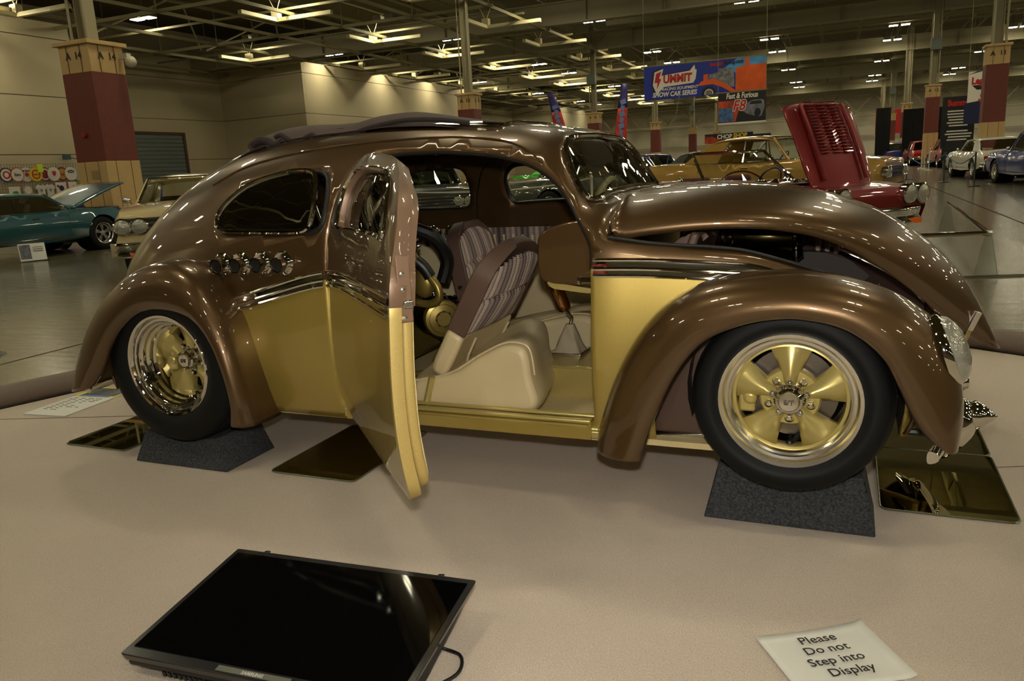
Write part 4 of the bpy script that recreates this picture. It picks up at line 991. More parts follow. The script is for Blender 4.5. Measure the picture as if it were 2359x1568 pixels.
# dash: curved brown housing with flat end
g = G(); prof = rpoly([(-.60, 1.0), (-.71, .99), (-.785, .968), (-.815, .94), (-.82, .84), (-.81, .80), (-.765, .785), (-.60, .777)], .015, 4)
g.prism(prof, -.585, .60); dash = g.obj('dashboard', BROWN, car, bevel=.008)
g = G(); g.prism(rpoly([(-.60, .76), (-.80, .79), (-.78, .765), (-.66, .75), (-.60, .75)], .02), -.56, .58); g.obj('dash_underside', GOLDS, dash)
g = G(); g.tube([(-.74, .30, .95), (-.83, .30, .93)], .02, 10); sw = g.obj('steering_column', GOLDS, car)
g = G(); M = frame((-.86, .30, .95), (0, 1, 0), Vector((.35, 0, .94)))
R = .165; g.tube([M @ Vector((R*cos(a), R*sin(a), 0)) for a in [2*pi*k/40 for k in range(40)]], .013, 8, closed=True); g.obj('steering_wheel', mat('cream_wheel_rim', (220, 208, 160), rough=.3), sw)
g = G()
for k in range(3): a = pi/2+k*2*pi/3; g.tube([M @ Vector((0, 0, 0)), M @ Vector((R*cos(a), R*sin(a), 0))], .008, 6)
g.obj('wheel_spoke', CHROME, sw)
# tunnel box with shifter
g = G(); g.box((-.80, -.04, .325), (.42, .32, .13)); g.box((-.80, -.04, .393), (.43, .34, .012)); tn = g.obj('centre_tunnel', GOLDS, car, bevel=.008)
g = G(); g.box((-1.25, .02, .30), (.6, .2, .07)); g.obj('tunnel_cover', GOLDS, tn, bevel=.02)
g = G(); g.box((-.915, -.0, .405), (.13, .13, .014)); sh_ = g.obj('gear_shifter', CHROME, car, bevel=.003)
g = G(); rows = []
for i in range(9):
    t = i/8; r = .058*(1-t)+.016*t
    rows.append([(-.915+.002*t+(r*(1+.10*sin(5*a+3*t)))*max(-1, min(1, 1.25*cos(a))), r*(1+.10*sin(4*a+9*t))*max(-1, min(1, 1.25*sin(a))), .41+.115*t) for a in [2*pi*k/28 for k in range(28)]])
g.grid(rows, True); g.obj('shifter_boot', mat('grey_cream_leather', (160, 148, 124), rough=.6), sh_, angle=60)
g = G(); g.tube([(-.912, 0, .52), (-.905, 0, .55), (-.925, 0, .575), (-.935, 0, .59)], .008, 10); g.obj('shifter_rod', CHROME, sh_)
a = Vector((-.932, 0, .582)); d = Vector((-.36, 0, .93)).normalized()
g = G(); g.tube([a-d*.004, a+d*.003, a+d*.02, a+d*.115], [.018, .026, .030, .029], 20); 
for k in range(9):
    q = 2*pi*k/9; o_ = Vector((cos(q)*.93, sin(q), cos(q)*.36))*.029
    if k % 3: g.tube([a+d*.105+o_, a+d*(.135+.006*(k % 2))+o_], .007, 6)
g.lathe([(.026, 0), (.027, .004), (.026, .008)], n=20) if False else None
g.obj('shifter_handle', COPPER, sh_, angle=40)
# seats
def plaid():
    m = bpy.data.materials.new('plaid_tweed'); m.use_nodes = True; nt = m.node_tree; b = nt.nodes['Principled BSDF']; b.inputs['Roughness'].default_value = .85
    uv = nt.nodes.new('ShaderNodeAttribute'); uv.attribute_name = 'UVc'
    sx = nt.nodes.new('ShaderNodeSeparateXYZ'); nt.links.new(uv.outputs['Vector'], sx.inputs[0])
    def wave(out, fr, lo=0.):
        a = nt.nodes.new('ShaderNodeMath'); a.operation = 'MULTIPLY'; a.inputs[1].default_value = fr; nt.links.new(sx.outputs[out], a.inputs[0])
        s = nt.nodes.new('ShaderNodeMath'); s.operation = 'SINE'; nt.links.new(a.outputs[0], s.inputs[0]); q = nt.nodes.new('ShaderNodeMath'); q.operation = 'MULTIPLY'; q.inputs[1].default_value = lo; nt.links.new(s.outputs[0], q.inputs[0]); return q
    w1 = wave(0, 2*pi*14, .55); w2 = wave(1, 2*pi*60, 1.0); w3 = wave(0, 2*pi*3.5, .6)
    ad = nt.nodes.new('ShaderNodeMath'); ad.operation = 'ADD'; nt.links.new(w1.outputs[0], ad.inputs[0]); nt.links.new(w2.outputs[0], ad.inputs[1])
    ad2 = nt.nodes.new('ShaderNodeMath'); ad2.operation = 'ADD'; nt.links.new(ad.outputs[0], ad2.inputs[0]); nt.links.new(w3.outputs[0], ad2.inputs[1])
    cr = nt.nodes.new('ShaderNodeValToRGB'); mr = nt.nodes.new('ShaderNodeMapRange'); mr.inputs[1].default_value = -2.1; mr.inputs[2].default_value = 2.1
    nt.links.new(ad2.outputs[0], mr.inputs[0]); nt.links.new(mr.outputs[0], cr.inputs[0])
    e = cr.color_ramp.elements; e[0].position = .2; e[0].color = (*lin((34, 28, 34)), 1); e[1].position = .85; e[1].color = (*lin((188, 172, 156)), 1)
    q = e.new(.5); q.color = (*lin((98, 82, 84)), 1)
    nt.links.new(cr.outputs[0], b.inputs['Base Color']); return m
PLAID = plaid()
def pleated(name, quad, nx, nz, depth, parent, nrm, arch=0.):
    """quad: 4 corner vectors bl, br, tr, tl; nx pleats; surface bulges along nrm"""
    bl, br, tr, tl = [Vector(q) for q in quad]; nrm = Vector(nrm); g = G(); U = []
    NX, NZ = nx*6, nz
    for j in range(NZ+1):
        v = j/NZ; row = []
        for i in range(NX+1):
            u = i/NX; 
            zz = v*(1-arch*(abs(2*u-1)**2.5))
            p = (bl*(1-u)+br*u)*(1-zz)+(tl*(1-u)+tr*u)*zz
            b = abs(sin(pi*u*nx))**.6*depth + .030*sin(pi*u)**.7*sin(pi*min(1, v*1.02))**.5
            b -= .010*math.exp(-((v-.52)/.03)**2)
            row.append(p+nrm*b); U.append((u, v, 0))
        g.grid([row]) if False else None
        g.v += [tuple(p) for p in row]
    for j in range(NZ):
        for i in range(NX): k = j*(NX+1)+i; g.f.append((k, k+1, k+NX+2, k+NX+1)); g.m.append(0)
    o = g.obj(name, PLAID, parent, angle=80)
    at = o.data.attributes.new('UVc', 'FLOAT_VECTOR', 'POINT'); at.data.foreach_set('vector', [c for t in U for c in t])
    return o
def seat(y0, y1, piv, top, base, lab, slant=0.):
    # cushion
    yc = (y0+y1)/2; hw = (y1-y0)/2
    g = G(); rows = []
    n = 14; pr = catmull(base, 4, True); cx = sum(p[0] for p in pr)/len(pr); cz = sum(p[1] for p in pr)/len(pr)
    for i in range(n+1):
        t = -1+2*i/n; k = (1-abs(t)**6)**.5*.12+.88 if abs(t) < 1 else .88
        k = 1-.10*abs(t)**5; drop = .02*(1-abs(t))*0
        rows.append([(cx+(x-cx)*k-slant*hw*(t+1), yc+hw*t, cz+(z-cz)*k-(.018*(1-min(1, abs(t)*1.3)) if z > cz+.03 else 0)) for x, z in pr])
    g.grid(rows, True); g.f += [tuple(range(len(pr))), tuple(n*len(pr)+k for k in range(len(pr)-1, -1, -1))]; g.m += [0, 0]
    S = g.obj('seat', CREAML, car, angle=55, bevel=.02, seg=3)
    g = G(); g.tube([(x, y0+.012, z+.002) for x, z in catmull([base[i] for i in (1, 2, 3, 4, 5, 6, 7)], 4)], .004, 6); g.obj('seat_piping', CREAML, S)
    # backrest: shell body from pivot to top
    P0, P1 = Vector((piv[0], 0, piv[1])), Vector((top[0], 0, top[1])); ax = (P1-P0); Lb = ax.length; ax.normalize(); nf = Vector((ax.z, 0, -ax.x))
    def sect(t, half, thick):
        wv = half; q = []
        c = P0+ax*(Lb*t)
        # cup-shaped section: side bolsters come forward
        for u in [-1+2*i/16 for i in range(17)]: q.append((c+nf*(-thick*.5*(1-.25*u**4)))+Vector((0, yc+wv*u, 0)))
        for u in [1-2*i/16 for i in range(17)]:
            q.append((c+nf*(thick*.5+.022*abs(u)**3))+Vector((0, yc+wv*u*.985, 0)))
        return q
    def part_(name, t0, t1, m, n=10, topround=False, par=S):
        rows = []
        for i in range(n+1):
            t = t0+(t1-t0)*i/n; h = hw*.98; th = .062
            if topround and t > .72: s_ = (t-.72)/.28; h *= (1-.62*s_**3.0); th *= (1-.35*s_**2)
            if t < .12: s_ = 1-t/.12; h *= 1-.06*s_*s_; th *= 1-.3*s_*s_
            rows.append(sect(t, h, th))
        g = G(); g.grid(rows, True); N = len(rows[0]); g.f += [tuple(range(N)), tuple(n*N+k for k in range(N-1, -1, -1))]; g.m += [0, 0]
        return g.obj(name, m, par, angle=60, bevel=.022, seg=3)
    part_('backrest_lower', 0, .36, CREAML, 6)
    part_('backrest', .355, 1.0, BROWNL, 14, True)
    q = []
    for t, u in ((.37, -.90), (.37, .90), (.94, .84), (.94, -.84)): q.append(P0+ax*(Lb*t)+nf*.038+Vector((0, yc+hw*u, 0)))
    pleated('pleated_panel', q, 14, 48, .010, S, nf, .16)
    g = G(); rows = []
    for t, u in ((.03, -.6), (.03, .6), (.33, .6), (.33, -.6)): pass
    g.tube([P0+ax*(Lb*t)+nf*.066+Vector((0, yc+hw*u, 0)) for t, u in ((.34, -.62), (.20, -.60), (.06, -.45), (.03, 0), (.06, .45), (.20, .6), (.34, .62))], .005, 6)
    g.obj('seat_piping', CREAML, S)
    g = G(); g.tube([P0+Vector((.01, y0-yc+yc-.012, 0))+nf*(.0), (piv[0]-.02, y0-.014, piv[1]-.10), (piv[0]+.0, y0-.012, .27)], .014, 8); g.obj('seat_hinge', GOLDS, S)
    return S
seat(-.56, -.06, (-1.275, .43), (-1.0, .91), [(-1.38, .285), (-1.37, .40), (-1.20, .44), (-1.08, .51), (-.98, .56), (-.915, .565), (-.875, .54), (-.862, .45), (-.878, .29)], 'r', .22)
seat(.14, .54, (-1.45, .40), (-1.55, .935), [(-1.50, .285), (-1.48, .40), (-1.30, .46), (-1.10, .50), (-.95, .535), (-.86, .53), (-.82, .50), (-.815, .45), (-.83, .29)], 'l')
# trim panels along the far side of the cabin
def sidep(name, x0, x1, za, zb2, m, off):
    return patch(name, [(x0, s_of_z(x0, za, -1)*SK), (x1, s_of_z(x1, za, -1)*SK), (x1, s_of_z(x1, zb2, -1)*SK), (x0, s_of_z(x0, zb2, -1)*SK)], [], .05, m, car, off=off)
sp = sidep('side_panel', -2.2, -.66, .30, .80, CREAML, -.03)
g = G(); N = 110
for i in range(N+1):
    x = -2.1+1.44*i/N
    b = .006*abs(sin(pi*i/4))
    for z in (.79, .82, .85, .885):
        p = P_(x, s_of_z(x, z, -1), -.028); g.v.append((p.x, p.y-b, p.z))
g.f = [(i*4+k, i*4+k+1, i*4+k+5, i*4+k+4) for i in range(N) for k in range(3)]; g.m = [0]*len(g.f)
o = g.obj('plaid_side_strip', PLAID, sp, angle=80)
at = o.data.attributes.new('UVc', 'FLOAT_VECTOR', 'POINT'); at.data.foreach_set('vector', [c for i in range(N+1) for k in range(4) for c in (i/N*3.2, k*.1, 0)])
g = G(); g.tube([(-.98, P_(-.98, 1).y*-1-.03, .78), (-.98, .60, .30)], .002, 4); g.obj('panel_seam', BROWNL, sp)
# headliner and rear bulkhead
g = G(); g.box((-2.34, 0, .75), (.03, 1.0, .85), ry=-.15); g.v = [(x, y*.7, z*.62+.26) for x, y, z in g.v]; g.obj('rear_bulkhead', DARK, car)
g = G(); rows = []
g.box((-1.86, -.42, 1.245), (.26, .10, .02), rx=.5); g.obj('headliner_rail', mat('grey_rail', (120, 128, 140), rough=.4), car)
# ------------------------------------------------------------------ engine behind the seats
gold_e = mat('engine_gold', (150, 132, 70), metal=.7, rough=.35)
g = G(); g.box((-1.95, .05, .50), (.55, .46, .34)); g.box((-1.95, .05, .70), (.4, .3, .1)); eng = g.obj('engine_block', gold_e, car, bevel=.03)
g = G(); g.lathe([(.0, .03), (.03, .03), (.035, .022), (.06, .018), (.064, .026), (.078, .022), (.082, .010), (.082, -.02), (.0, -.02)], (-1.46, -.10, .555), 'x', 40)
M = Matrix.Translation((-1.46, -.10, .555)) @ Matrix.Rotation(-radians(50), 4, 'Z') @ Matrix.Translation((1.46, .10, -.555)); g.v = [tuple(M @ Vector(v)) for v in g.v]
pu = g.obj('crank_pulley', gold_e, eng)
g = G()
for k in range(8): a = 2*pi*k/8; g.sphere((-1.425, -.10+.034*cos(a), .555+.034*sin(a)), .005, 8)
g.v = [tuple(M @ Vector(v)) for v in g.v]; g.obj('pulley_bolt', CHROME, pu)
g = G(); g.lathe([(.0, .0), (.075, .0), (.085, -.01), (.085, -.12), (.06, -.16)], (-1.47, .0, .55), 'x', 30)
for k in range(12): a = 2*pi*k/12; g.box((-1.50, .08*cos(a), .55+.08*sin(a)), (.08, .012, .012))
g.obj('alternator', mat('black_chrome', (70, 72, 78), metal=1, rough=.12), eng)
g = G(); rnd = random.Random(3)
for k in range(46): g.sphere((-1.56+rnd.uniform(-.05, .12), rnd.uniform(-.05, .10), .56+rnd.uniform(-.11, .12)), rnd.uniform(.006, .014), 8)
g.obj('engine_fitting', CHROME, eng); 
g = G(); g.tube(catmull([(-1.56, -.22, .90), (-1.52, -.22, .85), (-1.49, -.22, .80)], 4), .022, 12); g.tube(catmull([(-1.46, -.2, .76), (-1.42, -.2, .71), (-1.415, -.2, .66), (-1.46, -.2, .635), (-1.52, -.2, .64)], 5), .017, 12); g.obj('coolant_pipe', gold_e, eng)
g = G(); g.tube(catmull([(-1.50, -.22, .82), (-1.47, -.21, .79), (-1.45, -.2, .75)], 4), .026, 12); g.tube(catmull([(-1.60, -.1, .95), (-1.5, -.05, .9), (-1.47, .0, .8), (-1.5, 0, .7)], 4), .03, 10); g.obj('rubber_hose', BLACK, eng)
g = G(); g.tube(catmull([(-1.36, -.25, .43), (-1.38, -.25, .46), (-1.42, -.25, .42), (-1.45, -.25, .36), (-1.55, -.26, .34)], 5), .013, 10); g.obj('heater_pipe', gold_e, eng)
g = G(); g.sphere((-1.50, -.17, .72), .055, 14, (1, .6, 1.2)); g.obj('water_pump', gold_e, eng)
for i in range(3):
    g = G(); c = (-1.93+.12*i, .50, .87); g.lathe([(.036, -.03), (.042, -.02), (.042, .02), (.036, .03), (.030, .028), (.0, .01)], c, 'y', 24); h = g.obj('air_horn', CHROME, eng)
# chrome intake stacks seen through the quarter window and the door window
for i in range(3):
    for jx in (0, 1):
        g = G(); b = Vector((-1.85+.105*i, -.30+.20*jx, .86)); t = b+Vector((-.085, 0, .30))
        g.tube([b, t], .020, 16, cap=False); g.lathe([(.020, 0), (.027, .004), (.027, .012), (.021, .010)], t, 'z', 16); g.obj('intake_stack', CHROME, eng)
g = G(); g.box((-1.76, -.18, .85), (.34, .34, .03)); g.obj('intake_manifold', CHROME, eng, bevel=.01)
# folded fabric roof
CAN = mat('brown_canvas', (66, 50, 44), rough=.8, noise=.06, nscale=500, bump=.1)
g = G(); topc = catmull([(-2.12, 1.375), (-2.09, 1.40), (-2.0, 1.415), (-1.9, 1.43), (-1.75, 1.437), (-1.66, 1.437), (-1.55, 1.45), (-1.42, 1.452), (-1.32, 1.44), (-1.22, 1.415), (-1.14, 1.378)], 4)
hF = pchip([(-2.22, .012), (-2.14, .042), (-1.95, .032), (-1.8, .020), (-1.72, .020), (-1.6, .038), (-1.5, .040), (-1.4, .028), (-1.3, .014), (-1.2, .002)])
botc = catmull([(-2.09, 1.355), (-2.06, 1.352), (-1.98, 1.362), (-1.9, 1.37), (-1.75, 1.372), (-1.66, 1.378), (-1.55, 1.405), (-1.42, 1.41), (-1.32, 1.402), (-1.22, 1.385), (-1.13, 1.365)], 4)
rows = []; XS = [-2.22+.0255*i for i in range(41)]
def roofz(x, y): return P_(x, s_of_y(x, y)).z
for j in range(25):
    u = -1+2*j/24; k = .3+.7*(1-abs(u)**5); y = .385*u
    z0s = [roofz(x, y) for x in XS]
    rows.append([(x, y, z+hF(x)*k+.003*sin(11*x+3*u)) for x, z in zip(XS, z0s)]+[(x, y*.98, z+.004+.35*hF(x)*max(0, sin((x+1.62)*6)) * (x > -1.62)) for x, z in zip(XS[::-1], z0s[::-1])])
g.grid(rows, True); N = len(rows[0]); g.f += [tuple(range(N)), tuple(24*N+k for k in range(N-1, -1, -1))]; g.m += [0, 0]
fr_ = g.obj('folded_fabric_roof', CAN, car, angle=60)
g = G()   # the gathered folds hanging at the edge
for pts, r in (([(-2.14, 1.352), (-2.10, 1.368), (-2.06, 1.362), (-2.03, 1.345), (-1.99, 1.352)], .016), ([(-2.06, 1.338), (-2.03, 1.347), (-2.0, 1.335)], .014), ([(-2.02, 1.375), (-1.99, 1.382), (-1.95, 1.36), (-1.90, 1.352), (-1.86, 1.368), (-1.83, 1.372), (-1.85, 1.35), (-1.92, 1.342), (-1.98, 1.345)], .010), ([(-2.0, 1.34), (-1.9, 1.345), (-1.75, 1.357), (-1.65, 1.365), (-1.55, 1.385), (-1.4, 1.398), (-1.25, 1.387), (-1.14, 1.368)], .009)):
    for yy in (-1, 1):
        cpt = catmull(pts, 4); L_ = [(x, yy*.375, z-.028) for x, z in cpt]; g.tube(L_, r, 8)
g.obj('fabric_fold', mat('canvas_lining', (40, 32, 32), rough=.8), fr_)
g = G(); g.tube([(-2.145, y, 1.362-.05*(y/.4)**2) for y in [-.38+.076*i for i in range(11)]], .018, 8); g.obj('fabric_roll', CAN, fr_)
g = G(); g.tube([(-1.45, -.34, 1.352), (-1.2, -.34, 1.345), (-1.1, -.34, 1.34)], .006, 6); g.obj('roof_slide_rail', CHROME, car)
# underside
g = G(); g.tube([(-2.4, -.5, .40), (-2.4, .5, .40)], .035, 12); g.tube([(0, -.55, .36), (0, .55, .36)], .028, 12); g.tube([(.03, -.5, .42), (.03, .5, .42)], .028, 12); g.obj('axle', CHROME, car)
g = G(); g.box((-1.25, 0, .235), (2.7, .9, .03)); g.box((-2.5, 0, .32), (.5, .3, .16)); g.tube([(-2.3, -.2, .235), (-1.0, -.25, .225), (-.4, -.25, .225)], .025, 10); g.obj('chassis', mat('chassis_gold', (190, 168, 100), metal=.2, rough=.3), car)
# ================================================================== things on and around the carpet
import math
CA, CS = cos(CAR_YAW), sin(CAR_YAW)
def cw(x, y): return (CAR_O[0]+x*CA-y*CS, CAR_O[1]+x*CS+y*CA)
CARP = mat('beige_display_carpet', (188, 175, 161), rough=.95, noise=.20, nscale=260, bump=.5, n2=(.05, 1.2), sheen=.1)
edge = [(-5.0, .3), (-4.3, 2.7), (-2.884, 4.196), (-1.9, 5.25), (-1.1, 5.75), (1.1, 5.75), (1.85, 5.4), (2.583, 4.439), (3.6, 2.95), (4.6, .9), (4.8, -1.6), (-4.9, -1.6)]
g = G(); g.prism(edge, 0.001, .012, 'z'); ct = tag(g.obj('display_carpet', CARP, smooth=False), 'beige display carpet under the brown and gold car, with a padded rolled edge', 'carpet')
g = G(); g.tube(catmull([(x*1.012, y*1.012+.02, .062) for x, y in edge[:10]], 4), .068, 16); g.obj('rolled_edge', mat('grey_brown_roll', (112, 98, 88), rough=.7, noise=.05, nscale=80), ct)
g = G(); g.box((3.0, 2.62, .0135), (3.0, .003, .002), rz=radians(-1)); g.box((-2.3, 3.95, .0135), (3., .003, .002), rz=radians(-6)); g.obj('carpet_seam', mat('seam', (120, 108, 96), rough=1), ct)
Zc = .013
FOAM = mat('charcoal_carpet', (54, 56, 60), rough=.95, noise=.75, nscale=130, bump=.8)
def block(lab, x0, x1, X0, X1, y0, y1, h, grp=None):
    # tapered block; x0..x1 at base, X0..X1 on top, dished top
    g = G(); rows = []; n = 12
    for y, k in ((y0, 0), (y0+.015, 1), (y1-.015, 1), (y1, 0)):
        b = [(x0, y, 0), ] ; row = []
        row.append((*cw(x0, y), Zc))
        for i in range(n+1):
            t = i/n; x = X0+(X1-X0)*t; z = h-.03*sin(pi*t)**2
            row.append((*cw(x, y+(.02 if k == 0 and y == y0 else (-.02 if k == 0 else 0))), z if k else z-.01))
        row.append((*cw(x1, y), Zc)); rows.append(row)
    g.grid(rows, True); N = n+3; g.f += [tuple(range(N)), tuple(3*N+k for k in range(N-1, -1, -1))]; g.m += [0, 0]
    c = cw((x0+x1)/2, (y0+y1)/2)
    o = g.obj('wheel_block', FOAM, None, off=(c[0], c[1], 0), loc=(c[0], c[1], 0), angle=50, bevel=.006)
    return tag(o, lab, 'wheel block', 'carpeted blocks under the car')
block('charcoal carpeted block under the near front wheel of the brown and gold car', -.265, .252, -.222, .212, -.60, -.36, .195)
block('charcoal carpeted block under the near rear wheel of the brown and gold car', -2.69, -2.175, -2.635, -2.22, -.73, -.43, .150)
block('charcoal carpeted block under the far front wheel of the brown and gold car', -.265, .252, -.222, .212, .45, .74, .195)
block('charcoal carpeted block under the far rear wheel of the brown and gold car', -2.69, -2.175, -2.635, -2.22, .44, .75, .150)
# floor mirrors
MIR = mat('floor_mirror_glass', (176, 170, 132), metal=1, rough=.012)
def mirror(lab, x0, x1, y0, y1):
    c = cw((x0+x1)/2, (y0+y1)/2); P = rpoly([(x0, y0), (x1, y0), (x1, y1), (x0, y1)], .03, 5)
    g = G(); g.prism([(cw(x, y)[0]-c[0], cw(x, y)[1]-c[1]) for x, y in P], 0, .006, 'z')
    o = g.obj('floor_mirror', MIR, None, loc=(c[0], c[1], Zc), smooth=False); tag(o, lab, 'mirror', 'mirrors laid under the car')
    g = G(); g.tube([(cw(x, y)[0]-c[0], cw(x, y)[1]-c[1], .004) for x, y in P], .0035, 5, closed=True); g.obj('bevelled_edge', mat('mirror_edge', (120, 124, 100), metal=.6, rough=.2), o)
    return o
mirror('floor mirror near the front bumper, closest panel, reflecting the brown nose', .27, .665, -.385, .20)
mirror('floor mirror behind the closest panel under the front bumper', .27, .665, .206, .78)
mirror('floor mirror under the open door, reflecting the engine underside', -2.0, -1.59, -.675, -.08)
mirror('floor mirror on the carpet behind the rear wheel at the tail', -3.235, -2.85, -.655, -.06)
# show board lying behind the tail
PAPER = mat('white_card', (206, 206, 200), rough=.5)
INK = mat('black_ink', (34, 30, 34), rough=.6)
g = G(); A = Vector((-2.671, 4.064, Zc)); B = Vector((-2.425, 3.983, Zc)); u = (B-A).normalized(); v = Vector((-u.y, u.x, 0))
c0 = A; Wb_, Hb = .29, .46
g = G(); g.box((0, 0, .003), (Wb_, Hb+.06, .006)); ang = atan2(u.y, u.x)
cc = A+u*(Wb_/2)+v*(Hb+.06)/2
sb = g.obj('show_board', PAPER, None, loc=(cc.x, cc.y, Zc), rz=ang, smooth=False); tag(sb, 'white show board with yellow border and car picture lying flat behind the rear wheel', 'sign')
g = G(); g.box((0, .165, .0068), (Wb_-.004, .18, .001)); g.obj('yellow_border', mat('yellow_print', (226, 206, 44), rough=.5), sb)
g = G(); g.box((.01, .165, .0076), (Wb_-.05, .14, .001)); g.obj('printed_picture', mat('grey_print', (74, 78, 86), rough=.4, noise=.7, nscale=18), sb)
g = G(); g.box((.0, .085, .0078), (Wb_-.08, .02, .001)); g.obj('blue_stripe', mat('blue_print', (90, 130, 190), rough=.5), sb)
g = G()
rnd = random.Random(5)
for k in range(9):
    y = .04-k*.026
    for q in range(rnd.randint(2, 4)): g.box((-.09+q*.055, y, .0068), (rnd.uniform(.02, .045), .005, .0008))
g.obj('printed_line', INK, sb)
# flat screen television lying on its back
c = Vector((-.505, 1.80, 0)); ux = Vector((.715, -.26, 0)).normalized(); uy = Vector((.26, .715, 0)).normalized()
uyt = (uy*cos(.11)+Vector((0, 0, 1))*sin(.11)).normalized()
tv = thing('television', 'black flat screen television lying on its back on the carpet', 'television')
TL = Vector((-.844, 2.123, .12)); tw_, th_ = .762, .455
org = TL+ux*tw_/2-uyt*th_/2; org.z = TL.z-th_/2*sin(.11)
tv.matrix_world = frame(org, ux, uyt)
hw_, hh_ = tw_/2, th_/2
g = G(); g.prism(rpoly([(-hw_, -hh_), (hw_, -hh_), (hw_, hh_), (-hw_, hh_)], .008, 3), -.022, 0, 'z')
g.v = [(x*(1-.02*(z < -.01)), y*(1-.02*(z < -.01)), z) for x, y, z in g.v]
bz = g.obj('bezel', mat('tv_black_gloss', (30, 30, 32), rough=.22), tv, bevel=.003)
g = G(); g.box((0, .004, .0008), (tw_-.036, th_-.052, .002)); g.obj('screen', mat('tv_screen', (5, 5, 6), rough=.05, spec=.3), tv, smooth=False)
g = G(); pr = [(-hh_+.004, -.018), (hh_-.004, -.018), (hh_-.10, -.040), (-hh_+.16, -.062), (-hh_+.03, -.060), (-hh_+.006, -.034)]
g.prism(pr, -hw_+.012, hw_-.012, 'x'); bk = g.obj('back_cover', mat('tv_back', (26, 27, 27), rough=.5), tv, bevel=.008)
g = G()
for k in range(34): g.box((-.26+.0155*k, -hh_+.0045+.002, -.042), (.009, .004, .014), rx=.1)
g.obj('vent_slot', BLACK, bk)
g = G(); g.box((0, -hh_+.014, .0012), (.20, .016, .002)); g.obj('logo_bar', mat('grey_bar', (96, 98, 88), rough=.3), bz)
text('television_lettering', 'SAMSUNG', .013, mat('silver_letter', (190, 186, 180), rough=.4), bz, Matrix.Translation((-.0, -hh_+.012, .0028)), extrude=.0004, bold=.0004)
for q in (-.29, .27):
    g = G(); g.tube([(q-.012, hh_-.002, -.012), (q-.004, hh_+.014, -.010), (q+.008, hh_+.016, -.010), (q+.012, hh_-.002, -.012)], .0025, 6); g.obj('wire_clip', BLACK, tv)
g = G(); g.tube(catmull([(-.24, 1.70, .05), (-.21, 1.72, .018), (-.17, 1.69, .018), (-.165, 1.64, .018), (-.19, 1.60, .018), (-.27, 1.55, .018), (-.33, 1.50, .02)], 6), .0045, 8)
o = g.obj('power_cable', BLACK); tag(o, 'thin black power cable curling out beside the television', 'cable')
# paper notice
pa = Vector((.554, 1.692, Zc)); pb = Vector((.841, 1.738, Zc)); ux = (pb-pa).normalized(); uy = Vector((-ux.y, ux.x, 0))
pw, ph = .2794, .2159
M = frame(pa-uy*ph, ux, uy)
g = G(); rows = []
for j in range(13):
    v = j/12; rows.append([tuple(M @ Vector((pw*i/16, ph*v, .003+.003*sin(5*i/16+2*v)+(.006*max(0, (i/16-.94)/.06)+.004*max(0, (v-.9)/.1)**2)))) for i in range(17)])
g.grid(rows); pc_ = pa+ux*pw/2-uy*ph/2
pn = g.obj('paper_notice', PAPER, None, off=tuple(pc_), loc=tuple(pc_), solid=.0004); tag(pn, 'white paper notice lying on the carpet asking people not to step into the display', 'sign')
for body, vv, du in (('Please', .172, -.0), ('Do not', .132, .0), ('Step into', .090, .0), ('Display', .048, .012)):
    t = text('notice_lettering', body, .038, INK, None, Matrix.Translation(Vector((.137+du, vv, .0085))), extrude=.0002, bold=.0002)
    t.data.transform(M); t.data.transform(Matrix.Translation(-pc_)); t.parent = pn
# ================================================================== other show cars
def bwheel(par, x, y, z, r, w_, sd, m=None, spokes=5, rim=ALU):
    g = G(); g.lathe([(r*.62, .0), (r*.70, -.012), (r*.9, -.010), (r*.98, .01), (r, .04), (r, w_-.04), (r*.98, w_-.01), (r*.7, w_)], n=32)
    T = g.obj('wheel', RUBBER, par, loc=(x, y, z), angle=40)
    if sd < 0: T.rotation_euler.z = pi
    g = G(); g.lathe([(r*.62, .0), (r*.64, -.012), (r*.58, .0), (r*.56, .05), (r*.50, .07)], n=28); g.obj('rim', rim, T)
    g = G(); g.lathe([(.0, .03), (r*.15, .035), (r*.17, .06)], n=16)
    for k in range(spokes):
        a = pi/2+2*pi*k/spokes; d = Vector((cos(a), 0, sin(a))); t = Vector((-sin(a), 0, cos(a)))
        q = [d*.1*r-t*.05*r, d*.1*r+t*.05*r, d*.52*r+t*.13*r, d*.52*r-t*.13*r]
        g.add([v+Vector((0, .045, 0)) for v in q]+[v+Vector((0, .07, 0)) for v in q], [(0, 1, 2, 3), (0, 1, 5, 4), (1, 2, 6, 5), (3, 0, 4, 7)])
    g.obj('wheel_spoke', m or rim, T, angle=30)
    g = G(); g.lathe([(.0, .1), (r*.6, .1)], n=24); g.obj('brake_drum', BLACK, T)
    return T
